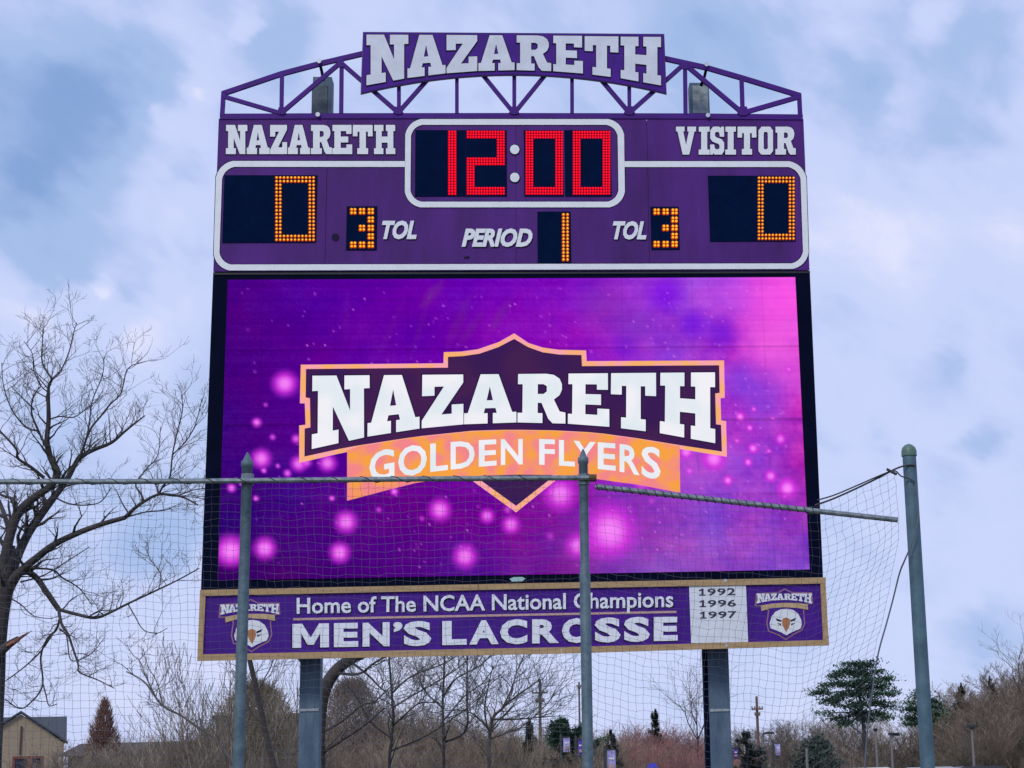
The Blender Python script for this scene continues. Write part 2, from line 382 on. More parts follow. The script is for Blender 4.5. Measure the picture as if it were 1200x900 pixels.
# truss ------------------------------------------------------------
def bar(pts, w, z, name='truss_bar', parent=sb, m_=None, th=.05):
    mb = MB(); k = len(pts); up = []; dn = []
    for i in range(k):
        a, b = Vector(pts[max(i - 1, 0)]), Vector(pts[min(i + 1, k - 1)]); d = (b - a).normalized(); n = Vector((-d.y, d.x)) * (w / 2)
        p = Vector(pts[i]); up.append(tuple(p + n)); dn.append(tuple(p - n))
    poly(mb, up + dn[::-1], YF - z, th); return obj(name, mb, m_ or PURPLE_T, parent)
bars = [
 ([(261.5, 110), (330, 86.8), (374, 75.2), (427, 62.8)], 5.6, .030), ([(776, 68.3), (830, 80.2), (870, 91.8), (938, 112.5)], 5.6, .030),
 ([(258, 137.2), (400, 136.6), (600, 136.4), (800, 136.8), (940.5, 138)], 6.2, .036),
 ([(262.3, 108), (260.6, 136)], 5, .040), ([(936.3, 111), (937.6, 137)], 5, .040),
 ([(330.7, 88), (330, 134)], 4.6, .042), ([(400.6, 70), (400, 134)], 4.8, .042), ([(467.6, 96), (467.6, 134)], 4.4, .042),
 ([(535.5, 91), (535.5, 134)], 4.2, .042), ([(602.7, 88), (602.7, 134)], 4.6, .042), ([(670.3, 90), (670.4, 134)], 4.4, .042),
 ([(737.3, 96), (737.5, 134)], 4.4, .042), ([(802.6, 76), (803.3, 135)], 4.8, .042), ([(868.8, 92), (870.2, 135)], 5, .042),
 ([(263, 114), (328, 133)], 4.4, .046), ([(330, 133), (399, 74.5)], 4.8, .048), ([(400, 74.5), (466.5, 132.5)], 4.8, .050),
 ([(467, 132.5), (510, 84)], 4.6, .046), ([(563, 85), (602, 133)], 4.6, .046), ([(603, 133), (641, 86)], 4.6, .048),
 ([(699, 88), (737, 132.5)], 4.8, .050), ([(738, 132.5), (802, 75.5)], 4.8, .048), ([(802.5, 76), (871, 134)], 5, .046), ([(871, 133), (936, 114.3)], 5.2, .050)]
for p, w, z in bars: bar(p, w, z)
for (x, y, r) in ((330.5, 131, 5.5), (400, 76, 5), (467, 130.5, 6), (602.5, 130.5, 6), (737.5, 130.5, 6.5), (802, 77, 6.5), (870.5, 131, 7)):
    mb = MB(); poly(mb, [(x - r, y + 3), (x - r * .6, y - r * .7), (x + r * .6, y - r * .7), (x + r, y + 3), (x + r * .4, y + r * .8), (x - r * .4, y + r * .8)], YF - .054, .02)
    obj('gusset_plate', mb, PURPLE_T, sb)
for side, pts in ((0, [(374.5, 74), (376.5, 82), (378, 92)]), (1, [(828, 79), (826, 88), (822, 98)])):
    bar(pts, 3.4, -.06, 'hanger_strap', m_=BLACKBOX, th=.05)
def disc(x, y, r, yf, th, m_, name, parent, n=14):
    mb = MB(); poly(mb, [(x + r * math.cos(2 * math.pi * i / n), y + r * math.sin(2 * math.pi * i / n)) for i in range(n)], yf, th)
    return obj(name, mb, m_, parent)
for x, y in ((374.5, 73.6), (373, 136), (827.6, 77.2), (829.2, 136.8)): disc(x, y, 2.6, YF - .075, .03, BOLT, 'eye_bolt', sb)

# crest sign -------------------------------------------------------
bs = lambda x: 85.8 + .000605 * (x - 602) ** 2
mb = MB(); bt = [(x, 90.3 + .00069 * (x - 602) ** 2) for x in np.linspace(779.8, 424.3, 24)]
poly(mb, [(427, 41.3), (777, 43.6)] + bt, YF - .11, .055)
crest = obj('crest_sign', mb, PURPLE_S, sb, 'arched purple crest sign with silver block letters')
mb = MB(); bt2 = [(x, 91.3 + .00069 * (x - 602) ** 2) for x in np.linspace(780.8, 423.3, 24)]
poly(mb, [(426, 40.4), (778, 42.7)] + bt2, YF - .1, .03); obj('crest_edge', mb, mat('pale_metal_edge', (.05, .02, .12), .4), crest)
top_l = [('N', 430.4, 479.2, 44.4), ('A', 478.2, 522.6, 44.6), ('Z', 523.8, 559.6, 44.8), ('A', 561, 603.2, 45), ('R', 605.6, 645.9, 45.2),
         ('E', 648.3, 682.9, 45.6), ('T', 685, 724.3, 46.2), ('H', 727, 774, 46.8)]
for ch, x0, x1, t0 in top_l:
    xs = (x0, x1)
    _, b = slab(crest, ch, ((x0, t0), (x1, t0 + .3), (x1, bs(x1)), (x0, bs(x0))), YF - .128, .010, SILVER, True, 1.0)
    obj('letter_edge', b, SHADOWV, crest)

# score panel ------------------------------------------------------
def P(x, y): return (x, y)
def lx(y): return 256.6 + (250.2 - 256.6) * (y - 139) / (318 - 139)
def rx(y): return 941.3 + (948.4 - 941.3) * (y - 139) / (317 - 139)
def seam(s, y): return lx(y) + (rx(y) - lx(y)) * s
cuts = [0, .187, .508, .732, 1]
for i in range(4):
    a, b = cuts[i], cuts[i + 1]; g = .00035
    mb = MB(); yl = 318.4
    ta, tb_ = 139.6 + 0.4 * a, 139.6 + .4 * b
    poly(mb, [(seam(a + (g if i else 0), 139), ta), (seam(b - (g if i < 3 else 0), 139), tb_),
              (seam(b - (g if i < 3 else 0), 318), 318.6 - 1.6 * b), (seam(a + (g if i else 0), 318), 318.6 - 1.6 * a)], YF - .02, .02)
    obj('face_panel', mb, PURPLE, sb)
def boxpart(name, x0, y0, x1, y1, yf, depth, m_, parent, inset=0):
    a, b = at(x0, y0, YB), at(x1, y1, YB); mb = MB()
    mb.box(((a.x + b.x) / 2, yf + depth / 2, (a.z + b.z) / 2), ((b.x - a.x) / 2, depth / 2, (a.z - b.z) / 2)); return obj(name, mb, m_, parent)
boxpart('cabinet', 257.5, 140.5, 947.4, 316, YF + .001, .35, mat('purple_cabinet_side', (.06, .03, .10), .5), sb)
def rpath(pts, rads, n=7):
    o = []; k = len(pts)
    for i in range(k):
        p0, p, p1 = Vector(pts[i - 1]), Vector(pts[i]), Vector(pts[(i + 1) % k]); r = rads[i] if hasattr(rads, '__len__') else rads
        if r == 0: o.append(tuple(p)); continue
        a = p + (p0 - p).normalized() * r; b = p + (p1 - p).normalized() * r
        for j in range(n):
            t_ = j / (n - 1); o.append(tuple(a * (1 - t_) ** 2 + p * (.62 * 2 * t_ * (1 - t_)) + (a + b) * .5 * (.38 * 2 * t_ * (1 - t_)) + b * t_ ** 2))
    return o
# clock outline (closed ring) and the two halves of the outer outline
co = rpath([(475.2, 140.2), (731, 140.2), (732.4, 243.6), (474.4, 243.6)], 18); ci = rpath([(481.8, 147), (723.6, 147), (724.8, 237), (481, 237)], 13)
mb = MB(); poly(mb, co, YF - .028, .008, [ci]); obj('clock_outline', mb, WHITE, sb, 'rounded white outline round the game clock')
mb = MB(); poly(mb, grow_px(co, .9), YF - .0235, .003, [grow_px(ci, -.9)]); obj('outline_edge', mb, SHADOWV, sb)
def openring(w):
    o = rpath([(254 - w, 189.3 - w), (944 + w, 189.6 - w), (947.9 + w, 315.6 + w), (250.2 - w, 317.6 + w)], 19)
    i = rpath([(261 + w, 196.2 + w), (937.4 - w, 196.4 + w), (941.2 - w, 309.2 - w), (257 + w, 310.6 - w)], 14)
    return o, i
# break the ring where the clock box interrupts it
def brk(w):
    o, i = openring(w)
    s = [p for p in o]; n = len(s)
    outer = [(474.6, 189.5 - w)] + [(474.6, 196.3 + w)]
    ol, il = o[:], i[:]
    # o starts with TL corner (7 pts) TR (7) BR (7) BL (7)
    left_first = [(731.8, 189.6 - w)] + ol[7:28] + ol[0:7] + [(474.6, 189.5 - w), (474.6, 196.3 + w)] + il[0:7][::-1] + il[7:28][::-1] + [(731.8, 196.4 + w)]
    return left_first
mb = MB(); poly(mb, brk(0), YF - .0275, .008); obj('panel_outline', mb, WHITE, sb, 'rounded white outline round the score section')
mb = MB(); poly(mb, brk(.8), YF - .0225, .002); obj('outline_edge', mb, SHADOWV, sb)

# team names
for word, xs, y0, y1 in (('NAZARETH', [(265, 290.6), (289.4, 316.4), (316.6, 337), (337.6, 363.8), (364.5, 389.4), (389.6, 413.2), (413.4, 437.2), (438.4, 463.6)], 147.3, 181.4),
                         ('VISITOR', [(791.6, 815.8), (818.4, 831.6), (831.8, 848.6), (849.6, 862.4), (863.8, 886.4), (888.3, 905.8), (908.2, 932.4)], 149.3, 182)):
    for ch, (a, b) in zip(word, xs):
        a, b = a + .35, b - .35; a2, b2 = a - .2, b + .2
        _, bk = slab(sb, ch, ((a, y0), (b, y0), (b2, y1), (a2, y1)), YF - .034, .008, WHITE, True, .9)
        obj('letter_edge', bk, SHADOWV, sb)
# italic captions
def caption(s, x0, x1, t0, b0):
    fontline(sb, s, x0 + .9, x1 + .9, lambda x: t0 + .9, lambda x: b0 + .9, YF - .0265, .005, SHADOWV, .060, .28, 'letter_edge', .72)
    fontline(sb, s, x0, x1, lambda x: t0, lambda x: b0, YF - .034, .007, WHITE, .046, .28, 'letter', .71)
caption('TOL', 447.8, 488.6, 260, 279.6); caption('TOL', 718, 757.6, 260.6, 280); caption('PERIOD', 541, 624, 269.2, 288.6)

# LED displays -----------------------------------------------------
RED1 = emat('red_led', (1.0, .0, .014), 1.15); RED2 = emat('red_led_core', (1, .012, .03), 1.3)
AM1 = emat('amber_led', (.62, .055, .004), .95); AM2 = emat('amber_led_core', (1, .52, .03), 1.15)
LEDOFF = mat('unlit_led', (.012, .018, .05), .3)
def panel(x0, y0, x1, y1):
    return boxpart('display_panel', x0, y0, x1, y1, YF - .03, .012, DISPLAY, sb)
def rpanel(x0, y0, x1, y1):
    p = panel(x0, y0, x1, y1)
    return p
SEG = {'0': 'abcdef', '1': 'bc', '2': 'abged', '3': 'abgcd'}
def digit(par, ch, x0, y0, x1, y1, nc, nr, tk, mats, block=None):
    mb = MB(); cw, rh = (x1 - x0) / nc, (y1 - y0) / nr; mid = nr // 2
    for r in range(nr):
        for c in range(nc):
            on = False; s = SEG[ch]
            if 'a' in s and r < tk: on = True
            if 'd' in s and r >= nr - tk: on = True
            if 'g' in s and (mid - (tk + 1) // 2) <= r < (mid - (tk + 1) // 2) + tk:
                on = (not block) or c >= tk
            if 'b' in s and c >= nc - tk and r < mid + (tk // 2): on = True
            if 'c' in s and c >= nc - tk and r >= mid - tk // 2: on = True
            if 'f' in s and c < tk and r < mid: on = True
            if 'e' in s and c < tk and r >= mid - tk // 2: on = True
            if not on: continue
            a = at(x0 + (c + .5) * cw, y0 + (r + .5) * rh, YB); ra = at(x0 + cw, y0, YB).x - at(x0, y0, YB).x
            if block:   # groups of two by two lamps with gaps between groups
                a.x += (.12 if c % 2 == 0 else -.12) * ra; a.z -= (.10 if r % 2 == 0 else -.10) * ra
            for rr, yy, mi in ((ra * (.47 if tk == 3 else .46), YF - .036, 0), (ra * .27, YF - .044, 1)):
                ring = [(a.x + rr * math.cos(k * math.pi / 3 + .5) + (ra * .05 if mi else 0), yy, a.z + rr * math.sin(k * math.pi / 3 + .5) + (ra * .08 if mi else 0)) for k in range(6)]
                back = [(q[0], YF - .0305, q[2]) for q in ring]
                mb.add(ring + back, [(0, 1, 2, 3, 4, 5)] + [(k, (k + 1) % 6, (k + 1) % 6 + 6, k + 6) for k in range(6)], mi)
    return obj('digit', mb, mats, par, {'0': 'lit numeral zero', '1': 'lit numeral one', '2': 'lit numeral two', '3': 'lit numeral three'}[ch])
p = panel(487, 153.2, 545.5, 230.8); 
p2 = panel(546, 153.2, 594, 230.8)
digit(p, '1', 525, 153.8, 535.2, 229.4, 3, 24, 3, [RED1, RED2]); digit(p2, '2', 546.8, 153.8, 591.8, 229.2, 14, 24, 3, [RED1, RED2])
p = panel(613.8, 153.2, 660.6, 230.8); digit(p, '0', 615.6, 154, 660, 229.2, 14, 24, 3, [RED1, RED2])
p = panel(661.2, 153.2, 716.6, 230.8); digit(p, '0', 671, 154, 715.4, 229.2, 14, 24, 3, [RED1, RED2])
for y in (176.1, 208.8):
    disc(603.2, y, 6.6, YF - .03, .008, SHADOWV, 'colon_rim', sb, 20); disc(603.2, y, 5.5, YF - .04, .012, WHITE, 'colon_lamp', sb, 20)
p = panel(263.4, 206, 370.6, 284.9); digit(p, '0', 322.2, 207, 369.8, 284, 11, 18, 2, [AM1, AM2])
p = panel(829.4, 206.6, 932.2, 283.4); digit(p, '0', 887, 207.4, 931.4, 282.6, 11, 18, 2, [AM1, AM2])
p = panel(406.6, 242.4, 441.6, 293.8); digit(p, '3', 409, 243.6, 439.8, 292.6, 6, 10, 2, [AM1, AM2], True)
p = panel(762, 242.8, 796.4, 293.2); digit(p, '3', 764, 244.2, 795.4, 291.6, 6, 10, 2, [AM1, AM2], True)
p = panel(629.6, 248.6, 669.4, 308.8); digit(p, '1', 657.8, 250.4, 667.2, 307.2, 2, 14, 2, [AM1, AM2])
disc(393.3, 278.5, 4.3, YF - .03, .009, SHADOWV, 'horn_hole', sb, 16)
mb = MB(); poly(mb, [(543.4, 303), (545, 300.8), (550.4, 300.6), (549.4, 303.4)], YF - .03, .009); obj('black_smudge', mb, SHADOWV, sb)  # small black smudge on the panel face, built as a thin shape

# video screen -----------------------------------------------------
mb = MB(); poly(mb, [(249.8, 319), (949, 317.2), (964.6, 678), (235.4, 691.4)], YF + .0, .30)
vs_part = obj('video_screen', mb, BLACKBOX, sb, 'large lit video screen in a black housing')
bar([(249.8, 321), (949.2, 319.2)], 2.2, .012, 'housing_lip', vs_part, mat('housing_lip_dark', (.003, .004, .012), .5), .012)
# picture: coloured light of every lamp patch of the wall, worked out on a fine grid
TLs, TRs, BRs, BLs = (267, 328), (931.8, 325), (948.8, 667.4), (255, 680.4)
NXg, NYg = 360, 190
def srgb(c): c = np.clip(c, 0, 1); return np.where(c <= .04045, c / 12.92, ((c + .055) / 1.055) ** 2.4)
uu, vv = np.meshgrid(np.linspace(0, 1, NXg), np.linspace(0, 1, NYg))
def bl2(i): return (TLs[i] * (1 - uu) + TRs[i] * uu) * (1 - vv) + (BLs[i] * (1 - uu) + BRs[i] * uu) * vv
Xp, Yp = bl2(0), bl2(1)
rs = np.random.RandomState(4)
def vnoise(sx, sy, seed):
    r = np.random.RandomState(seed); g = r.rand(sy + 2, sx + 2)
    x = uu * sx; y = vv * sy; xi = x.astype(int).clip(0, sx); yi = y.astype(int).clip(0, sy); fx = x - xi; fy = y - yi
    fx = fx * fx * (3 - 2 * fx); fy = fy * fy * (3 - 2 * fy)
    return (g[yi, xi] * (1 - fx) + g[yi, xi + 1] * fx) * (1 - fy) + (g[yi + 1, xi] * (1 - fx) + g[yi + 1, xi + 1] * fx) * fy - .5
def interp(ctrl):
    xs = [c[0] for c in ctrl]; return np.stack([np.interp(uu, xs, [c[1][k] / 255 for c in ctrl]) for k in range(3)], -1)
topc = interp([(0, (72, 0, 132)), (.2, (94, 0, 160)), (.45, (118, 4, 178)), (.62, (142, 24, 196)), (.8, (168, 66, 212)), (.92, (206, 66, 224)), (1, (240, 80, 225))])
midc = interp([(0, (64, 4, 122)), (.2, (86, 0, 152)), (.45, (126, 8, 174)), (.62, (142, 22, 192)), (.8, (156, 60, 210)), (.92, (162, 62, 214)), (1, (170, 58, 203))])
botc = interp([(0, (56, 0, 100)), (.2, (70, 0, 116)), (.45, (98, 6, 138)), (.6, (136, 46, 164)), (.75, (148, 66, 184)), (.92, (154, 70, 196)), (1, (156, 62, 190))])
v3 = vv[..., None]
img = np.where(v3 < .5, topc * (1 - v3 * 2) + midc * v3 * 2, midc * (2 - v3 * 2) + botc * (v3 * 2 - 1))
amp = (.35 + .9 * np.clip(uu - .3, 0, 1))[..., None]
nse = vnoise(9, 5, 1) * .45 + vnoise(22, 12, 2) * .34 + vnoise(60, 34, 3) * .24 + vnoise(150, 70, 9) * .22 * np.clip(uu * 1.6 - .5, 0, 1)
nse2 = vnoise(7, 4, 5) * .5 + vnoise(18, 11, 6) * .35 + vnoise(50, 40, 7) * .15
img = img + amp * (nse[..., None] * np.array([.34, .22, .10]) + nse2[..., None] * np.array([-.22, .16, .20]))
img += (rs.rand(NYg, NXg, 1) - .5) * .035
def glow(x, y, r, c, pw=1.0, fy=1.0, soft=.55):
    global img
    d = np.sqrt((Xp - x) ** 2 + ((Yp - y) / fy) ** 2) / r
    a = np.clip((1.15 - d) / soft, 0, 1); a = (a * a * (3 - 2 * a) * pw)[..., None]
    img = img * (1 - a) + np.array(c) / 255 * a
for x, y, r, c, p_ in ((912, 348, 60, (250, 85, 228), .8), (905, 405, 52, (246, 96, 225), .75), (925, 440, 40, (226, 90, 225), .5), (850, 345, 45, (205, 80, 225), .45),
                       (810, 381, 24, (112, 20, 226), .7), (843, 394, 26, (108, 24, 220), .6), (729, 408, 22, (112, 16, 214), .6), (777, 345, 30, (110, 4, 230), .65),
                       (700, 360, 40, (128, 60, 170), .4), (738, 385, 34, (132, 60, 186), .4), (890, 470, 40, (130, 70, 220), .5), (865, 450, 30, (120, 60, 220), .5)):
    glow(x, y, r, c, p_, soft=1.1)
for x0, y0, x1, y1, w_ in ((470, 350, 440, 420, 6), (500, 345, 478, 420, 7), (545, 350, 520, 410, 10), (560, 370, 530, 412, 8), (515, 330, 490, 360, 9), (405, 340, 400, 410, 5), (595, 350, 570, 390, 7), (580, 330, 470, 400, 3)):
    for k in range(14):
        t_ = k / 13; glow(x0 + (x1 - x0) * t_, y0 + (y1 - y0) * t_, w_ * (.5 + math.sin(t_ * 3.1) * .6), (112, 50, 140), .14, soft=1)
BK = [(332, 453, 15, .95), (300, 499, 6, .9), (310, 478, 3, .5), (305, 541, 12, .9), (348, 547, 10, .85), (381, 546, 11, .85), (308, 555, 3.4, .9), (324, 549.6, 3, .7),
      (335, 558, 5, .8), (271, 575, 5.5, .9), (282, 570, 3, .8), (299, 587, 3.6, .9), (386, 587, 3.6, .9), (402.4, 614, 13.5, .92), (395, 649, 12.5, .95),
      (270, 647, 19, 1), (309, 644, 13.5, .95), (458, 579, 5, .9), (511, 600, 13.5, .95), (540, 653, 14.5, .9), (566, 607, 9, .8), (594, 617, 11, .85), (651.6, 582, 20, .9),
      (710.7, 624, 32, 1), (672.7, 641, 15, .8), (850.7, 566, 6, 1), (801, 533, 9, .9), (834, 541, 14, .95), (881, 529, 6, 1), (900, 532, 3, 1), (875, 545, 5, 1), (902, 561, 7.5, 1),
      (922, 575, 12, 1), (914, 518, 7, .8), (865.5, 492, 6, 1), (877, 505, 4, 1), (924, 436, 4, .8), (882, 483, 3, .9), (905, 494, 2.5, .9), (862, 520, 3, .8), (805, 555, 5, .6),
      (490, 610, 4, .4), (640, 630, 6, .3), (760, 590, 5, .3), (345, 518, 6, .7), (357, 545, 7, .6), (318, 516, 4, .6), (440, 600, 4, .5), (590, 600, 5, .5), (720, 560, 10, .7), (748, 568, 10, .6)]
for x, y, r, p_ in BK:
    glow(x, y, r * 1.2, (214, 50, 226), p_ * .9, soft=.7); glow(x, y, r * .72, (250, 140, 252), p_ * .9, soft=.95)
for k in range(480):
    u_ = rs.rand(); x = 270 + u_ ** .7 * 655; y = 335 + rs.rand() * 330; r = .8 + rs.rand() * 1.1
    glow(x, y, r, (220, 120, 235), .35 + .5 * rs.rand(), soft=1)
# faint seams between the modules of the wall
for s_ in (.245, .495, .745):
    img *= 1 - (.12 * (np.abs(vv - s_) < .003))[..., None]
img *= (1 - .05 * (np.abs(((uu * 8) % 1) - .5) < .012))[..., None]
img += .03 * (rs.rand(NYg, 1, 1) - .5)
lin_img = srgb(img)
a_, b_, c_, d_ = [at(*q, YB) for q in (TLs, TRs, BRs, BLs)]
U, V = uu[..., None], vv[..., None]
A3 = [np.array(q) for q in (a_, b_, c_, d_)]
pos = (A3[0] * (1 - U) + A3[1] * U) * (1 - V) + (A3[3] * (1 - U) + A3[2] * U) * V
pos[..., 1] = YF - .012
pos = pos.reshape(-1, 3) - np.array(ORG[sb.name])
me = bpy.data.meshes.new('screen_picture')
idx = np.arange(NXg * NYg).reshape(NYg, NXg)
q = np.stack([idx[:-1, :-1], idx[1:, :-1], idx[1:, 1:], idx[:-1, 1:]], -1).reshape(-1, 4)
me.vertices.add(len(pos)); me.vertices.foreach_set('co', pos.ravel())
me.loops.add(q.size); me.loops.foreach_set('vertex_index', q.ravel())
me.polygons.add(len(q)); me.polygons.foreach_set('loop_start', np.arange(len(q)) * 4)
me.update(calc_edges=True)
ca = me.color_attributes.new('picture', 'FLOAT_COLOR', 'POINT')
ca.data.foreach_set('color', np.concatenate([lin_img.reshape(-1, 3), np.ones((NXg * NYg, 1))], 1).ravel().astype(np.float32))
sm = bpy.data.materials.new('screen_light'); sm.use_nodes = True; nn, ll = sm.node_tree.nodes, sm.node_tree.links; nn.clear()
o_ = nn.new('ShaderNodeOutputMaterial'); e_ = nn.new('ShaderNodeEmission'); at_ = nn.new('ShaderNodeAttribute'); at_.attribute_name = 'picture'
ll.new(at_.outputs['Color'], e_.inputs[0]); ll.new(e_.outputs[0], o_.inputs[0]); me.materials.append(sm)
obj('screen_picture', None, None, vs_part, 'glowing purple picture with pink light spots', data=me)
# crest on the screen
GOLD = emat('screen_gold', (.93, .44, .16), 1.0, (.95, .38, .42), 3.5)
GOLD2 = emat('screen_banner', (.93, .36, .06), 1.0, (.90, .24, .26), 3.2)
PLUM = emat('screen_plum', (.040, .012, .088), 1.0, (.056, .015, .082), 1.5)
SWH = emat('screen_white', (.88, .87, .93), 1.0, (.76, .82, .88), 2.0)
SDK = emat('screen_dark', (.022, .010, .05), 1.0)
def arc(x0, x1, f_, n=18): return [(x, f_(x)) for x in np.linspace(x0, x1, n)]
lowc = lambda x: float(np.interp(x, [351, 407, 487, 555, 600, 650, 698, 750, 796, 851.3], [542.6, 529.5, 516.5, 509, 507.6, 508.5, 512, 519, 526.2, 535.4]))
lowd = lambda x: float(np.interp(x, [357, 407.2, 486.7, 555, 600, 650, 697.8, 750, 795.6, 845.7], [535.3, 524.3, 512, 504.9, 503.8, 504.6, 507.1, 514.3, 521.8, 529.4]))
outl = [(352.7, 427.7), (519.7, 426), (520.2, 413), (540, 412.4), (560, 409.6), (584.5, 401.2), (602.6, 391), (619.6, 402.4), (636, 407.6), (655, 410.2), (686.8, 411), (687.5, 423.5), (848.4, 422.7), (849.2, 466.2),
        (844.2, 467), (845, 492.8), (850.8, 493.8), (851.6, 535.6)] + arc(850, 352, lowc, 26) + [(350.8, 542.8), (350.8, 498.8), (358.2, 498), (357.4, 473), (351.6, 472.8)]
mb = MB(); poly(mb, outl, YF - .017, .004); obj('badge_outline', mb, GOLD, vs_part)
inn = [(358.8, 432.8), (525, 431.2), (525, 418.6), (543, 417.6), (562, 414.8), (584, 407.2), (602.6, 397.6), (619, 407.2), (636, 413.2), (655, 415.8), (681.4, 416.4), (682, 429.4), (842.6, 428.4), (843.2, 460.6),
       (838, 461.4), (839, 497.6), (844.8, 498.2), (845.9, 529.4)] + arc(844, 358, lowd, 26) + [(357, 535.4), (357.2, 502.6), (364, 501.2), (363.4, 467), (358.4, 466)]
mb = MB(); poly(mb, inn, YF - .022, .004); obj('badge_field', mb, PLUM, vs_part)
mb = MB(); poly(mb, [(551.4, 562), (604.8, 600.6), (657.6, 558), (650, 556), (558, 556)], YF - .0165, .003); obj('lower_point_outline', mb, GOLD, vs_part)
mb = MB(); poly(mb, [(559, 560), (604.8, 593), (649.5, 558), (640, 554), (566, 554)], YF - .0185, .001); obj('lower_point_field', mb, PLUM, vs_part)
bb = lambda x: float(np.interp(x, [407, 450, 488, 521, 555, 609, 656, 698, 750, 797], [587, 575.6, 566, 561.2, 558, 556.4, 557, 561.4, 568.6, 577.8]))
mb = MB(); poly(mb, [(407, 528)] + arc(407, 796.4, lambda x: lowd(x) + 1, 26)[1:] + [(797, 577.8)] + arc(790, 412, bb, 26) + [(406.8, 587)], YF - .0205, .003)
obj('banner_field', mb, GOLD2, vs_part, 'orange and pink banner on the screen')
sbase = lambda x: 495.4 + (.00053 if x < 608 else .00046) * (x - 608) ** 2
stop = lambda x: 440.8 - (x - 366) * .0085
for ch, x0, x1 in (('N', 365.6, 433.6), ('A', 430.8, 491.8), ('Z', 494.3, 543.2), ('A', 543.8, 605.2), ('R', 606.4, 662.6), ('E', 665.4, 714), ('T', 715.3, 768.9), ('H', 773, 838)):
    _, b = slab(vs_part, ch, ((x0 + .8, stop(x0)), (x1 - .3, stop(x1)), (x1, sbase(x1)), (x0, sbase(x0))), YF - .0285, .003, SWH, True, 1.5, bth=.002)
    obj('letter_edge', b, SDK, vs_part)
gb = lambda x: float(np.interp(x, [433, 467, 504, 525, 571, 600, 641, 673, 721, 749, 774], [565, 559.2, 553.6, 551, 546.4, 544.4, 545, 547, 552, 557.4, 562.4]))
gt = lambda x: float(np.interp(x, [433, 467, 504, 545, 571, 600, 641, 673, 721, 774], [531.5, 525, 520.5, 517, 515.7, 514.5, 515, 516.8, 520, 526.2]))
for ch, x0, x1 in (('G', 433, 462.4), ('O', 466.8, 500.4), ('L', 504.3, 525), ('D', 528.2, 556.4), ('E', 561.2, 582), ('N', 587, 612.6), ('F', 631.8, 650.2), ('L', 655, 673.6), ('Y', 672, 698), ('E', 700.5, 721.4), ('R', 726, 749.4), ('S', 751.6, 774)):
    e2 = 1.0 if ch in 'GOS' else 0
    fontchar(vs_part, ch, ((x0, gt(x0) - e2), (x1, gt(x1) - e2), (x1, gb(x1) + e2), (x0, gb(x0) + e2)), YF - .028, .003, SWH, .022)

# champions sign ---------------------------------------------------
cs = obj('champions_sign', (lambda m_: (poly(m_, [(237.5, 695), (964, 680), (967.6, 752), (234.6, 771)], YF - .02, .03), m_)[1])(MB()), PURPLE_S, sb, 'long purple champions sign in a tan wood border')
def board(pts): mb = MB(); poly(mb, pts, YF - .055, .034); obj('border_board', mb, WOOD, cs)
board([(235.1, 691.8), (560, 685.1), (560.1, 691.9), (235, 698.8)]); board([(560.6, 685.1), (966.8, 677), (967, 684.2), (560.7, 691.8)])
board([(232.2, 767.2), (657.5, 758.7), (657.6, 766.2), (232, 774.8)]); board([(657.8, 758.7), (970.3, 750.2), (970.6, 756.6), (657.9, 766.2)])
board([(234.9, 699.2), (241.6, 699), (238.4, 766.7), (232.2, 766.9)]); board([(960.8, 684.7), (967, 684.6), (970.3, 749.8), (964, 750)])
mb = MB(); poly(mb, [(807.3, 686), (873.8, 684.6), (876.4, 752.4), (809.8, 754)], YF - .034, .013); yp = obj('year_plate', mb, mat('plate_white', (.72, .76, .82), .6, var=.07, vscale=8), cs, 'white plate listing three years')
S1 = lambda x: -(x - 348) * .0178
fontline(cs, 'Home of The NCAA National Champions', 349.4, 790, lambda x: 702 + S1(x), lambda x: 720.3 + S1(x), YF - .0245, .004, SHADOWV, .020, 0, 'letter_edge', .72)
fontline(cs, 'Home of The NCAA National Champions', 348, 788.8, lambda x: 700.4 + S1(x), lambda x: 719 + S1(x), YF - .032, .006, WHITE_S, .018, 0, 'letter', .72)
bar([(343.8, 725.9), (792.5, 717.2)], 2.6, .026, 'divider_line', cs, PINKT, .005)
S2 = lambda x: -(x - 343) * .0190
for ch, x0, x1 in (('M', 343, 385.8), ('E', 391.6, 420), ('N', 425, 456.8), ("\u2019", 461, 471.8), ('S', 473.2, 505.6), ('L', 518.4, 547), ('A', 550, 584.4), ('C', 586, 618), ('R', 623.6, 655), ('O', 658.4, 693), ('S', 696.8, 727.2), ('S', 731, 761.4), ('E', 766, 794)):
    bot = 743.4 if ch == "\u2019" else 759.5; e2 = .6 if ch in 'SOC' else 0
    q_ = lambda dx, dy: ((x0 + dx, 731.4 - e2 + dy + S2(x0)), (x1 + dx, 731.4 - e2 + dy + S2(x1)), (x1 + dx, bot + e2 + dy + S2(x1)), (x0 + dx, bot + e2 + dy + S2(x0)))
    if ch == 'M':
        for qq, zz, mm, nm_ in ((q_(-1.4, 1.2), .0245, SHADOWV, 'letter_edge'), (q_(0, 0), .032, WHITE_S, 'letter')): slab(cs, 'M_', qq, YF - zz, .005, mm, name=nm_)
        continue
    fontchar(cs, ch, q_(-1.4, 1.2), YF - .0245, .004, SHADOWV, .048, name='letter_edge')
    fontchar(cs, ch, q_(0, 0), YF - .032, .006, WHITE_S, .048)
INK = mat('ink_black', (.02, .018, .05), .6)
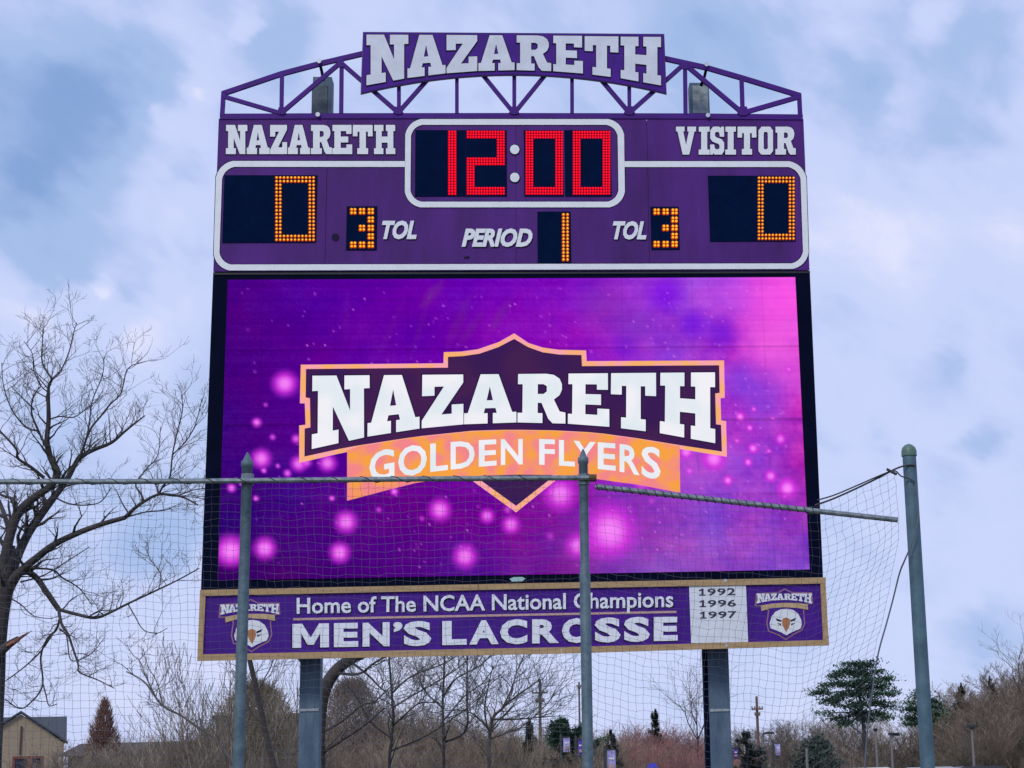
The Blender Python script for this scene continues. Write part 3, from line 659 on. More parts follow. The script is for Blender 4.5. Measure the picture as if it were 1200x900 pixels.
for i, s in enumerate(('1992', '1996', '1997')):
    yb = 698.4 + i * 13.4; x = 819 + i * .6
    for k, ch in enumerate(s):
        w_ = 7.5 if ch == '1' else 10
        xa = x + (0, 9.6, 21.2, 32.6)[k]; q_ = ((xa, yb - 8.2 - k * .2), (xa + w_, yb - 8.3 - k * .2), (xa + w_, yb - k * .2), (xa, yb - k * .2))
        if ch == '1': slab(yp, '1_', q_, YF - .036, .002, INK, name='numeral'); continue
        fontchar(yp, ch, q_, YF - .036, .002, INK, .022 if ch != '1' else .012, name='numeral')
for x, y in ((849.5, 681), (851.3, 756.6)): disc(x, y, 2, YF - .062, .01, BOLT, 'screw_head', cs, 10)
mb = MB(); poly(mb, [(597, 678.6), (602, 676.6), (612, 676.4), (616, 678.2), (612, 681.4), (600, 681.8)], YF - .03, .02); obj('maker_plate', mb, mat('pale_teal', (.35, .55, .55), .5), vs_part)

# emblem on both ends of the sign: shield outline, arched name, ribbon, white bird head
EW = mat('emblem_white', (.75, .78, .82), .6); EO = mat('emblem_orange', (.42, .17, .06), .6); EL = mat('emblem_outline', (.30, .14, .22), .6)
def emblem(fx):
    T_ = lambda pts: [fx(*p) for p in pts]
    def pl(name, pts, z, m_, lab=None): mb = MB(); poly(mb, T_(pts), YF - z, .003); obj(name, mb, m_, cs, lab)
    pl('emblem_shield', [(885.5, 695.4), (911, 694), (919.5, 689.6), (928, 694), (951.5, 694.3), (952.5, 708), (946.5, 708.6), (942, 716), (943.5, 731), (940, 739), (930, 744.2), (920.6, 750.4), (911, 744.4), (900, 740.4), (897.6, 731), (899.8, 716), (891, 710.6), (884, 710.6)], .0245, EL)
    pl('emblem_field', [(887, 697), (911, 695.6), (919.5, 691.2), (928, 695.6), (950, 696), (951, 706.6), (944.5, 707.4), (940.6, 716), (942, 730.6), (938.8, 737.8), (929.4, 742.6), (920.6, 748.6), (911.4, 743), (901.2, 739), (899.2, 731), (901.4, 715), (892, 709.2), (886, 709.2)], .0275, PURPLE_S)
    eb = lambda x: 703.2 + .0042 * (x - 918.5) ** 2; et = lambda x: 695.8
    for ch, a, b in zip('NAZARETH', (886.4, 895.2, 903.2, 910, 918.4, 926.6, 934, 942), (896.4, 903.6, 910, 918.2, 926.6, 934, 942, 951)):
        loops = [[fx(*bil(((a, et(a)), (b, et(b)), (b, eb(b)), (a, eb(a))), u, v)) for u, v in l] for l in G[ch]]
        mb = MB(); poly(mb, loops[0], YF - .032, .003, loops[1:]); obj('letter', mb, EW, cs)
    pl('emblem_ribbon', [(891.3, 709.9), (904, 707.6), (919, 706.7), (934, 706.9), (946, 708.2), (946.7, 715), (934, 712.6), (919, 711.8), (904, 712.8), (891.8, 716.4)], .0325, TAN)
    pl('bird_head', [(901.5, 731), (904, 722.5), (908.5, 717), (915, 714.2), (922, 713.6), (929, 715), (935, 719.4), (938.4, 726), (939.6, 732), (937.6, 737), (931, 739.6), (926, 741.8), (921, 744.8), (916, 741.6), (908, 738.4), (902.6, 736.4)], .032, EW, 'white bird head on the emblem')
    pl('beak', [(916.4, 725.6), (920.6, 723.8), (925, 725.4), (925.6, 731), (923.6, 736), (921, 740.6), (918.4, 736.4), (916.2, 731.6)], .0355, EO)
    for e_ in ([(908.5, 724.6), (915.6, 727.2), (915.4, 729), (910, 727.6)], [(932.8, 724), (925.8, 727), (926, 729), (931, 727.2)], [(926.6, 731), (931.6, 730.2), (927, 733)], [(914.8, 731), (910.4, 730.6), (914.8, 733.2)]):
        pl('eye_mark', e_, .0355, SHADOWV)
emblem(lambda x, y: (x, y))
emblem(lambda x, y: (257.4 + (x - 885) * 1.06, 708.2 + (y - 695.3) * 1.03 - (x - 885) * .012))

# ================================================================== NET FRAME, PIPES, POLE, NET
YN = 11.0
nf = thing('net_stand', (at(285, 880, YN).x, YN, 0), 'grey pipe stand with two pointed posts and a level top rail', 'net stand')
def upost(xt, yt, r1, r2, ysplit):
    t_ = at(xt, yt, YN); xw = t_.x; zs = at(xt, ysplit, YN).z
    mb = MB()
    prof = [(0, r2), (zs, r2), (zs + .01, r1), (t_.z - .10, r1), (t_.z - .095, r1 * 1.18), (t_.z - .06, r1 * 1.18), (t_.z - .055, r1 * .9), (t_.z - .015, r1 * .35), (t_.z, r1 * .1)]
    n = 16
    for z, r in prof: mb.v += [(xw + r * math.cos(2 * math.pi * j / n), YN + r * math.sin(2 * math.pi * j / n), z) for j in range(n)]
    for i in range(len(prof) - 1):
        for j in range(n):
            a = i * n + j; b = i * n + (j + 1) % n; mb.f.append((a, b, b + n, a + n)); mb.m.append(0)
    o = obj('post', mb, STEEL, nf, smooth=False); o.data.polygons.foreach_set('use_smooth', [True] * len(mb.f)); return o, xw
PXM = YN / FPX / .995
upost(290.2, 530, 6.0 * PXM, 6.3 * PXM, 690); upost(683.2, 526, 5.3 * PXM, 6.3 * PXM, 672)
mb = MB(); rp = [at(x, y, YN - .045) for x, y in ((-640, 576), (-330, 570), (-100, 566.4), (0, 564.6), (140, 564.3), (290, 563.4), (480, 561.4), (640, 560.2), (696, 560))]
mb.tube(rp, 3.2 * PXM, 10); obj('top_rail', mb, PIPE, nf, smooth=False)
for x in (290, 684):
    p = at(x, 562, YN); mb = MB(); mb.tube([p + Vector((0, 0, -.035)), p + Vector((0, 0, .035))], 7.2 * PXM, 12); obj('clamp', mb, PIPE, nf)
mb = MB(); e0 = at(690, 560, YN - .045); e1 = at(699, 560.2, YN - .045); mb.tube([e0, e1], 4.6 * PXM, 10); obj('rail_end', mb, mat('rusty_end', (.10, .055, .03), .8, var=.3, vscale=40), nf)
mb = MB(); lp = [at(x, y, YN - .02 - k * .03) for k, (x, y) in enumerate(((697.5, 570.3), (780, 579.3), (870, 589.4), (960, 599.3), (1052, 609.3)))]
mb.tube(lp, [3.3 * PXM] * 5, 10); lr = tag(obj('loose_rail', mb, PIPE), 'loose grey pipe sloping down towards the thick pole beside the scoreboard', 'pipe')
# spiral tie cord along rail and loose pipe
def spiral(pts, turns, rr, cr_):
    mb = MB(); q = []; P_ = [Vector(p) for p in pts]; L = [(P_[i + 1] - P_[i]).length for i in range(len(P_) - 1)]; tot = sum(L); n = turns * 6
    for k in range(n + 1):
        s = tot * k / n; i = 0
        while i < len(L) - 1 and s > L[i]: s -= L[i]; i += 1
        d = (P_[i + 1] - P_[i]).normalized(); c = P_[i] + d * s; u = d.cross(Vector((0, 1, 0))).normalized(); w = d.cross(u)
        a = k * math.pi / 3; q.append(c + (u * math.cos(a) + w * math.sin(a)) * rr)
    mb.tube(q, cr_, 4); return mb
tag(obj('lashing_cord', spiral(lp[:4], 27, 3.7 * PXM, .65 * PXM), ROPE), 'dark lashing cord wound round the loose sloping pipe', 'cord')
tag(obj('lashing_cord', spiral(rp[1:-1], 26, 3.7 * PXM, .5 * PXM), ROPE), 'thin lashing cord wound round the level top rail', 'cord')
# thick pole with domed cap
pl_ = thing('net_pole', (at(1085, 900, YN).x, YN, 0), 'thick blue-green pole with domed cap at the end of the net', 'pole')
pt = at(1064.6, 520, YN); xw = at(1079, 780, YN).x
xt = pt.x
def px_at(z): return xt
n = 24; mb = MB(); rp_ = 8.15 * PXM
prof = [(0, rp_ * 1.06), (pt.z - .075, rp_)]
for z, r in prof: mb.v += [(xt + (1 - z / pt.z) * 0.0 + r * math.cos(2 * math.pi * j / n), YN + r * math.sin(2 * math.pi * j / n), z) for j in range(n)]
for j in range(n): mb.f.append((j, (j + 1) % n, (j + 1) % n + n, j + n)); mb.m.append(0)
so = obj('shaft', mb, GREENPOLE, pl_, smooth=True)
mb = MB(); prof = [(pt.z - .085, rp_ * 1.13), (pt.z - .05, rp_ * 1.13), (pt.z - .028, rp_ * .98), (pt.z - .01, rp_ * .6), (pt.z, .002)]
for z, r in prof: mb.v += [(xt + r * math.cos(2 * math.pi * j / n), YN + r * math.sin(2 * math.pi * j / n), z) for j in range(n)]
for i in range(4):
    for j in range(n): a = i * n + j; b = i * n + (j + 1) % n; mb.f.append((a, b, b + n, a + n)); mb.m.append(0)
obj('cap', mb, mat('green_cap', (.085, .17, .13), .45, var=.1, vscale=10), pl_, smooth=True)
# ropes
def pxrope(pts, r, Y0, n=5, dy=None):
    # smooth Catmull-Rom through pixel points
    P_ = [at(x, y, Y0 + (dy[i] if dy else 0)) for i, (x, y) in enumerate(pts)]; o = []
    for i in range(len(P_) - 1):
        a, b, c, d = P_[max(i - 1, 0)], P_[i], P_[i + 1], P_[min(i + 2, len(P_) - 1)]
        for k in range(6):
            t_ = k / 6; o.append(.5 * ((2 * b) + (c - a) * t_ + (2 * a - 5 * b + 4 * c - d) * t_ ** 2 + (3 * b - a - 3 * c + d) * t_ ** 3))
    o.append(P_[-1]); mb = MB(); mb.tube(o, r, n); return mb
tag(obj('head_rope', pxrope([(955, 592), (975, 585), (1000, 574), (1030, 559.5), (1046, 551), (1057, 546.6), (1066, 545), (1073, 545.4)], 1.15 * PXM, YN - .05), ROPE), 'taut dark rope from the loose pipe up to the cap of the thick pole', 'rope')
tag(obj('head_rope', pxrope([(958, 586), (978, 580), (1004, 569), (1034, 556), (1048, 551.6), (1056, 558), (1066, 561), (1074, 567)], .9 * PXM, YN - .06), ROPE), 'slack second rope tied just below the pole cap', 'rope')
tag(obj('toggle', pxrope([(1039, 549.6), (1045, 553), (1051, 556)], 1.7 * PXM, YN - .07), ROPE), 'short dark toggle knotted in the ropes left of the pole cap', 'toggle')
tag(obj('side_rope', pxrope([(1073, 566), (1075.5, 585), (1076, 605), (1072, 625), (1066, 643), (1060, 657), (1054, 672), (1047, 700), (1039, 730), (1031, 758), (1026, 782), (1022, 812), (1016, 860), (1012, 940), (1010, 1100)], 1.0 * PXM, YN - .06,
    dy=[-.02, -.03, -.03, -.03, -.02, 0, .1, .15, .15, .15, .15, .15, .15, .15, .15]), mat('grey_rope', (.12, .14, .17), .85)), 'grey side rope hanging from the pole down the edge of the net', 'rope')
# the net itself: knotted square mesh cord by cord
def ntop(x): return float(np.interp(x, [-500, -120, 0, 290, 684, 700, 780, 870, 955, 975, 1000, 1030, 1050, 1056], [574, 568, 565.5, 564, 561, 571, 580, 590, 595, 586, 574.5, 560, 550.5, 550]))
def xR(y): return float(np.interp(y, [550, 610, 640, 660, 680, 740, 780, 900, 1215], [1055, 1058, 1060, 1056, 1050, 1035, 1026, 1012, 1000]))
CELL = 9.2; xs0 = np.arange(-460, 1056, CELL)
nr = 74; pts = np.zeros((nr, len(xs0), 3)); rng = np.random.RandomState(11)
for j in range(nr):
    for i, x in enumerate(xs0):
        tp = ntop(x); s = x / 1055; y = tp + j * 8.95
        # bellies of the hanging net between the posts
        y += 4.5 * math.sin(j * .055) * math.sin((x - 290) / 394 * math.pi) * (1 if x < 700 else 0)
        if x >= 690:
            w = (x - 690) / 365; y += 10 * math.sin(w * math.pi) * min(1, j / 18) + 7 * math.sin(w * 9.0 + .6) * min(1, j / 9) * w
            xx = 690 + (xR(y) - 690) * (w ** (1 - .06 * min(1, j / 10)))
            xx += 1.6 * math.sin(j * .5 + w * 5) * w
        else:
            xx = x + 2.2 * math.sin(j * .16 + x * .013) + min(1.3, max(0, 290 - x) / 290) * -.12 * j * 4 * .5
        y += 1.0 * math.sin(x * .11 + j * .3) + rng.normal() * .6 + 1.1 * math.sin(x * .031 + 1.7 * math.sin(j * .13)) * min(1, j / 6); xx += rng.normal() * .65 + 1.3 * math.sin(j * .21 + x * .05)
        y = min(y, 1238)
        p = at(xx, y, YN + .06 + .03 * math.sin(x * .02 + j * .09)); pts[j, i] = p
pts[..., 2] = np.maximum(pts[..., 2], .01)
mb = MB(); rc = .00098
def fasttube(mb, a, b, r):
    d = b - a; L = math.sqrt(d[0] ** 2 + d[1] ** 2 + d[2] ** 2)
    if L < 1e-5: return
    d = d / L; u = np.cross(d, (0, 1, 0)); u /= (np.linalg.norm(u) + 1e-9); w = np.cross(d, u); o = len(mb.v)
    for p in (a, b):
        for k in (0, 2.094, 4.189): q = p + (u * math.cos(k) + w * math.sin(k)) * r; mb.v.append((q[0], q[1], q[2]))
    mb.f += [(o, o + 1, o + 4, o + 3), (o + 1, o + 2, o + 5, o + 4), (o + 2, o, o + 3, o + 5)]; mb.m += [0, 0, 0]
for j in range(nr):
    for i in range(len(xs0)):
        if i + 1 < len(xs0): fasttube(mb, pts[j, i], pts[j, i + 1], rc)
        if j + 1 < nr: fasttube(mb, pts[j, i], pts[j + 1, i], rc)
        if j < 42:
            o = len(mb.v); c = pts[j, i]; k = .0028
            mb.v += [(c[0] + k, c[1], c[2]), (c[0] - k, c[1], c[2]), (c[0], c[1] + k, c[2]), (c[0], c[1] - k, c[2]), (c[0], c[1], c[2] + k * .8), (c[0], c[1], c[2] - k * .8)]
            mb.f += [(o, o + 2, o + 4), (o + 2, o + 1, o + 4), (o + 1, o + 3, o + 4), (o + 3, o, o + 4), (o + 2, o, o + 5), (o + 1, o + 2, o + 5), (o + 3, o + 1, o + 5), (o, o + 3, o + 5)]; mb.m += [0] * 8
tag(obj('safety_net', mb, NET), 'fine square-mesh sports net hanging from the pipes in front of the scoreboard', 'net')

# ================================================================== TREES
class Q:           # quad-only builder for trees, fast
    def __init__(s): s.v = []; s.f = []
    def seg(s, a, b, ra, rb, n=3):
        dx, dy, dz = b[0] - a[0], b[1] - a[1], b[2] - a[2]; L = math.sqrt(dx * dx + dy * dy + dz * dz) or 1e-6
        dx /= L; dy /= L; dz /= L
        if abs(dz) < .9: ux, uy, uz = dy, -dx, 0
        else: ux, uy, uz = 0, dz, -dy
        l = math.sqrt(ux * ux + uy * uy + uz * uz); ux /= l; uy /= l; uz /= l
        wx, wy, wz = dy * uz - dz * uy, dz * ux - dx * uz, dx * uy - dy * ux; o = len(s.v)
        for p, r in ((a, ra), (b, rb)):
            for k in range(n):
                t_ = 6.28318 * k / n; c, q_ = math.cos(t_) * r, math.sin(t_) * r
                s.v.append((p[0] + ux * c + wx * q_, p[1] + uy * c + wy * q_, p[2] + uz * c + wz * q_))
        for k in range(n): s.f.append((o + k, o + (k + 1) % n, o + (k + 1) % n + n, o + k + n))
    def leaf(s, c, d, w):
        o = len(s.v); s.v += [(c[0] - w[0], c[1] - w[1], c[2] - w[2]), (c[0] + d[0] * .5, c[1] + d[1] * .5, c[2] + d[2] * .5 + .02), (c[0] + w[0], c[1] + w[1], c[2] + w[2]), (c[0] - d[0] * .5, c[1] - d[1] * .5, c[2] - d[2] * .5)]
        s.f.append((o, o + 1, o + 2, o + 3))
def grow(tq, cq, p, d, L, r, lvl, rnd, up=.12, wander=.35, kids=(5, 5, 4), split=.55, rmin=.004, thr=.02, ks=.55):
    n = max(3, int(4 + lvl)); st = L / n; p = tuple(p); d = tuple(d); path = [p]
    for i in range(n):
        d = (d[0] + rnd.gauss(0, wander) * .5, d[1] + rnd.gauss(0, wander) * .5, d[2] + rnd.gauss(0, wander) * .4 + up * .5)
        l = math.sqrt(sum(c * c for c in d)); d = (d[0] / l, d[1] / l, d[2] / l)
        r0 = r * (1 - .75 * i / n); r1 = r * (1 - .75 * (i + 1) / n)
        q_ = (p[0] + d[0] * st, p[1] + d[1] * st, p[2] + d[2] * st)
        (tq if r0 > thr else cq).seg(p, q_, max(r0, rmin), max(r1, rmin), 6 if r0 > thr * 2 else 3)
        p = q_; path.append((p, d, r1))
        if lvl > 0 and i >= 1:
            nk = kids[min(len(kids) - 1, len(kids) - lvl)] / (n - 1)
            c = int(nk) + (1 if rnd.random() < nk % 1 else 0)
            for _ in range(c):
                a = rnd.uniform(0, 6.283); sp = rnd.uniform(.5, 1.0) * (split / .55)
                w = (math.cos(a), math.sin(a), rnd.uniform(-.3, .5))
                nd = (d[0] + w[0] * sp, d[1] + w[1] * sp, d[2] + w[2] * sp)
                l = math.sqrt(sum(c_ * c_ for c_ in nd)); nd = tuple(c_ / l for c_ in nd)
                grow(tq, cq, p, nd, L * ks * rnd.uniform(.7, 1.15) * (1 - .35 * i / n), r1 * .62, lvl - 1, rnd, up, wander, kids, split, rmin, thr, ks)
def qmesh(name, q_, m_):
    me = bpy.data.meshes.new(name); v = np.array(q_.v, dtype=np.float32).reshape(-1, 3); f = np.array(q_.f, dtype=np.int32).reshape(-1, 4)
    return npmesh(name, v, f, m_)
def npmesh(name, v, f, m_, mi=None):
    me = bpy.data.meshes.new(name)
    me.vertices.add(len(v)); me.vertices.foreach_set('co', v.ravel().astype(np.float32))
    me.loops.add(f.size); me.loops.foreach_set('vertex_index', f.ravel().astype(np.int32))
    me.polygons.add(len(f)); me.polygons.foreach_set('loop_start', np.arange(len(f), dtype=np.int32) * 4)
    ms = m_ if isinstance(m_, (list, tuple)) else [m_]
    for x in ms: me.materials.append(x)
    if mi is not None: me.polygons.foreach_set('material_index', mi.astype(np.int32))
    me.update(calc_edges=True); return me
def link(name, me, parent=None, loc=None):
    o = bpy.data.objects.new(name, me); SC.collection.objects.link(o)
    if parent: o.parent = parent
    if loc is not None: o.location = loc
    return o
def shift(q_, loc): q_.v = [(a - loc[0], b - loc[1], c - loc[2]) for a, b, c in q_.v]; return q_

def traced(name, label, Y, limbs, seed, twl, cat='tree', bark=None, tw=None, jit=1.0, rate=.5, twr=.006, lv=2, kids=(4, 4, 3)):
    """limbs: (pixel points, radius px start, end, twig spawn?)"""
    rnd = random.Random(seed); tq, cq = Q(), Q(); pm = Y / FPX
    base = at(*limbs[0][0][0], Y); loc = Vector((base.x, Y, 0))
    for li, lb in enumerate(limbs):
        pts_, r0, r1, sp = lb[:4]; dz = lb[4] if len(lb) > 4 else (rnd.uniform(-1, 1) * jit if li else 0)
        P_ = [at(x, y, Y + dz * (i / max(1, len(pts_) - 1))) for i, (x, y) in enumerate(pts_)]; o = []
        for i in range(len(P_) - 1):
            a, b, c, d = P_[max(i - 1, 0)], P_[i], P_[i + 1], P_[min(i + 2, len(P_) - 1)]
            for k in range(4):
                t_ = k / 4; o.append(.5 * ((2 * b) + (c - a) * t_ + (2 * a - 5 * b + 4 * c - d) * t_ ** 2 + (3 * b - a - 3 * c + d) * t_ ** 3))
        o.append(P_[-1]); n = len(o)
        for i in range(n - 1):
            ra = (r0 + (r1 - r0) * i / (n - 1)) * pm; rb = (r0 + (r1 - r0) * (i + 1) / (n - 1)) * pm
            a, b = o[i], o[i + 1]; d = (b - a).normalized(); b2 = b + d * ra * .15
            tq.seg(a, b2, ra, rb, 8 if ra > .04 else 5)
            if sp and rnd.random() < sp * rate * (.6 + 1.0 * i / n):
                ang = rnd.uniform(0, 6.28); w = Vector((math.cos(ang), math.sin(ang) * .7, rnd.uniform(-.3, .9)))
                nd = (d * .8 + w * .9).normalized()
                grow(tq, cq, o[i], nd, twl * rnd.uniform(.5, 1.25), max(rb * .5, twr * 1.9), lv, rnd, .1, .42, kids, .6, twr * .62, .012, .58)
    root = thing(name, loc, label, cat)
    link('trunk', qmesh('trunk', shift(tq, loc), bark or BARK), root)
    if cq.v: link('crown', qmesh('crown', shift(cq, loc), tw or TWIG), root)
    return root, loc

bigT, bl = traced('bare_tree', 'large leafless tree with drooping and broken limbs at the left edge', 36, [
 ([(-16, 1010), (-14, 905), (-9, 800), (-7, 760), (-3, 722), (2, 696)], 15, 12.4, 0),
 ([(0, 708), (4, 688), (9, 664), (14, 640)], 12, 4, 0, 0), ([(1, 702), (8, 690), (18, 676), (30, 664)], 11, 3.5, 0, 0), ([(0, 705), (-4, 680), (-10, 650)], 11, 5, 0, 0), ([(1, 700), (0, 688), (3, 676), (6, 668)], 12.4, 3, 0, 0),
 ([(3, 700), (5, 662), (12, 626), (23, 599), (41.5, 582), (58.6, 570), (67.5, 555), (59, 536), (55, 517), (57, 492), (56.5, 469), (57, 453), (61, 444)], 6.5, 1.3, 1),
 ([(61, 444), (72, 433), (81, 412), (86.5, 389), (90, 378)], 1.2, .4, 1.6), ([(61, 444), (49.6, 425), (49.6, 401.6), (51.7, 380.5)], 1.2, .4, 1.6),
 ([(5, 690), (14.7, 667.6), (22, 648), (34, 623.6), (49, 601.6), (63.6, 582), (73, 570), (82, 555.6), (93, 536.7), (110, 527), (130, 519), (144.5, 507), (158, 496), (170, 487)], 6.5, .7, 1),
 ([(93, 536.7), (105, 505), (118, 488), (130, 473), (141.6, 461), (150, 432), (170.5, 423.6)], 1.5, .5, 1.3),
 ([(82, 555), (96, 530), (104, 500), (108, 470), (120, 440), (122, 418)], 1.3, .4, 1.5),
 ([(57, 530), (45, 505), (37, 484), (39, 465), (48.5, 452)], 1.6, .6, 1.4), ([(52, 560), (36, 547), (21, 537), (19, 526), (0, 505), (-14, 490)], 2.2, .8, 1.3),
 ([(57, 492), (70, 488), (86, 489), (100, 480), (112, 470)], 1, .4, 1.5), ([(40, 480), (25, 465), (12, 452)], 1, .4, 1.5), ([(48, 452), (40, 435), (38, 415), (28, 400)], .9, .35, 1.5),
 ([(23, 599), (19.6, 597), (14.7, 584.5), (0, 579.6), (-20, 560)], 2.4, 1, 1.2), ([(12, 626), (4, 600), (-6, 575), (-14, 540), (-10, 500), (-4, 470)], 3, .8, 1.4),
 ([(45, 505), (30, 500), (14, 480), (4, 452), (2, 425)], 1.2, .4, 1.5),
 ([(5, 690), (24.5, 669), (44, 653), (63.6, 638), (90.5, 625), (117, 615), (146.7, 606.5)], 5.2, 2.6, .5),
 ([(146.7, 606.5), (156.5, 596.7), (168.7, 588), (186, 579.6), (208, 581), (222, 586), (232, 592)], 2.4, .8, 1), ([(186, 579.6), (190.7, 570), (199, 559), (202, 533), (208, 504.5), (214, 480), (212, 462)], 1.4, .4, 1.5),
 ([(202, 533), (215, 520), (228, 500), (237, 466)], .9, .35, 1.4), ([(166, 590), (166, 579.6), (159, 567), (173, 548), (185, 533), (188, 500)], 1.3, .4, 1.4),
 ([(146.7, 606.5), (171, 600), (193, 598), (201.7, 594)], 1.1, .4, .8), ([(208, 581), (224, 575), (240, 572)], .9, .4, 1.2),
 ([(8, 686), (27, 670), (41.5, 676), (54, 693), (68.5, 714)], 3.8, 3, .3),
 ([(68.5, 714), (90.5, 720), (112.5, 724), (132, 716.5), (151.6, 706.7), (181, 693), (208, 680), (233.5, 666)], 2.2, .7, .9),
 ([(104, 723), (116, 716), (131, 715)], 1, .6, .5), ([(150, 708), (158, 722), (168, 738), (184, 742), (196, 736)], .8, .35, .9), ([(186, 690), (188, 672), (176, 655), (170, 640)], .7, .3, 1.4),
 ([(68.5, 714), (72, 731), (79.5, 743), (85.6, 760.5), (91.7, 779), (93.3, 788), (115, 797), (134, 806.6)], 1.9, .5, .9),
 ([(70, 725), (66, 738), (56, 748), (47.7, 770), (50, 803.5), (34, 825), (21.8, 830), (6, 819)], 1.5, .6, .7), ([(50, 800), (54, 815), (57.5, 827), (67, 825)], .9, .5, .5),
 ([(67, 735), (48, 763), (28, 782), (7.8, 797)], 1.1, .6, .8), ([(70, 738), (78, 745), (82, 772), (92, 774)], 1, .5, .6), ([(92, 774), (108, 765), (124, 745)], .7, .3, .6),
 ([(34, 666), (61, 667.6), (73, 677), (93, 689.6), (107.6, 709)], 1.4, .5, 1), ([(24, 682), (49, 675), (71, 662.7), (105, 640.7)], 1.1, .5, .8),
 ([(63, 582), (80, 590), (100, 592), (118, 588), (130, 572)], 1.1, .5, 1), ([(30, 590), (44, 596), (52, 588), (66, 580)], 1.2, .6, .8), ([(10, 700), (24, 708), (40, 722), (62, 725)], 1, .4, .9),
], 7, .68, rate=.58, jit=1.8, twr=.0044, lv=2, kids=(5, 4, 3))
# broken stub with bare orange heartwood
rnd = random.Random(3); tq = Q(); P_ = [at(x, y, 35.7) for x, y in ((-6, 770), (2, 762), (11, 755), (22, 748))]
for a, b, ra, rb in zip(P_, P_[1:], (7, 5.6, 4.4), (5.6, 4.4, 3)): tq.seg(a, b, ra * 36 / FPX, rb * 36 / FPX, 8)
ob = link('broken_branch', qmesh('broken_branch', shift(tq, bl), BARK), bigT)
tq = Q()
for k in range(7):
    a = at(8 + k * 1.5, 757.4 - k * .9 + rnd.uniform(-1, 1), 35.6); b = at(22 + k * 2.6, 748 - k * 1.5 + rnd.uniform(-1.5, 1.5), 35.6); tq.seg(a, b, .034, .006, 4)
link('splintered_wood', qmesh('splintered_wood', shift(tq, bl), mat('raw_heartwood', (.42, .15, .09), .8, vscale=8, col2=(.12, .06, .05))), ob)

traced('bare_tree', 'leafless tree leaning right behind the left scoreboard post, thick dark limb under the sign', 38, [
 ([(370, 1010), (372, 900), (373, 850), (379, 812), (392, 788), (409, 774), (430, 764), (470, 745)], 9.5, 5, .2),
 ([(379, 812), (366, 790), (348, 770), (331, 750)], 3, 1, .8), ([(392, 788), (420, 790), (440, 776), (470, 760)], 2, .8, 1),
 ([(374, 885), (400, 868), (420, 855), (434, 845), (450, 830)], 2, .6, 1), ([(409, 774), (430, 790), (446, 806), (456, 812)], 1.6, .5, 1),
 ([(374, 860), (400, 846), (425, 826), (440, 822), (462, 800)], 1.5, .5, 1), ([(373, 840), (355, 870), (350, 890), (347, 900)], 1.4, .8, .6)], 9, 1.0, rate=.5, twr=.006, jit=1.5)
traced('slender_tree', 'slender leafless tree with limbs fanning right, left of three thin trunks', 40, [
 ([(455, 1010), (456, 900), (459, 865), (461, 841), (459, 813), (456, 770), (455, 740)], 2.1, 1, .8),
 ([(459, 813), (472, 800), (488, 789.5), (523, 776.5), (545, 760)], 1.3, .6, 1.2), ([(461, 850), (471, 841), (488, 826), (501, 823), (518, 824)], 1.2, .5, 1.2),
 ([(459, 830), (480, 817), (501, 805), (531, 787), (552, 770)], 1.2, .5, 1.2), ([(459, 865), (434, 846), (420, 820), (405, 800)], 1.2, .5, 1.2), ([(458, 880), (500, 862), (540, 835), (565, 815)], 1.2, .4, 1.2)], 15, 1.1, rate=.9, twr=.006, jit=1.5)
traced('slender_tree', 'slender straight leafless tree standing between two others under the sign', 43, [
 ([(520, 1010), (520, 900), (519.6, 860), (518.7, 826), (520, 795), (522, 740)], 2.1, 1.1, .8), ([(519, 845), (532, 830), (545, 815), (566, 800), (580, 780)], 1.2, .5, 1.2),
 ([(519, 870), (540, 862), (548, 848), (547, 820), (547.5, 790), (547, 750)], 1.6, .8, 1), ([(519, 830), (500, 812), (490, 790), (484, 760)], 1.1, .4, 1.2), ([(520, 815), (535, 795), (560, 782), (575, 768)], 1.1, .4, 1.2)], 21, 1.1, rate=.9, twr=.006, jit=1.5)
traced('slender_tree', 'leafless tree with pale forked trunk and branches reaching right to the utility pole', 41, [
 ([(573, 1010), (573, 900), (574, 861), (578, 841), (588, 831), (597, 822), (618, 807), (633, 796)], 2.6, .6, .9),
 ([(578, 843), (594, 843), (610, 842.6), (628, 841), (646, 836)], 1.3, .5, 1), ([(574, 861), (568, 835), (572, 805), (578, 780)], 1.2, .5, 1.2), ([(588, 831), (600, 806), (606, 786), (612, 772)], 1, .4, 1.3),
 ([(574, 866), (596, 858), (614, 850), (640, 826), (650, 812)], 1.2, .4, 1.2), ([(574, 855), (556, 838), (540, 832), (520, 833)], 1.1, .4, 1.1)], 27, 1.15, rate=.95, twr=.006, jit=1.5, bark=mat('pale_bark', (.13, .11, .095), .9, var=.25, vscale=5))
traced('leaning_tree', 'dark leaning tree trunk just right of the left net post', 33, [
 ([(345, 1010), (321, 899), (314.6, 874), (308, 843), (300, 805), (292.7, 774), (286, 745)], 3.6, 2.6, .3), ([(302, 812), (310, 795), (318, 780), (322, 760)], 1, .4, .8), ([(310, 850), (296, 838), (288, 820), (280, 800)], 1, .4, .8)], 31, .8, rate=.7)
traced('bent_sapling', 'thin sapling arching down to the right above the low house roof', 30, [
 ([(300, 1010), (288, 930), (275, 897), (264.6, 882), (250, 864), (233, 853), (212.5, 838.7), (191.7, 828), (180, 814), (171, 801), (160, 793), (148, 787)], 2, .7, .5),
 ([(182, 816), (171, 793), (164.6, 776), (156, 768)], .9, .4, .6), ([(191, 828), (184, 800), (172, 780)], .8, .35, .6)], 33, .55, rate=.6, twr=.005, bark=mat('pale_sapling_bark', (.14, .125, .11), .9, var=.2, vscale=6))

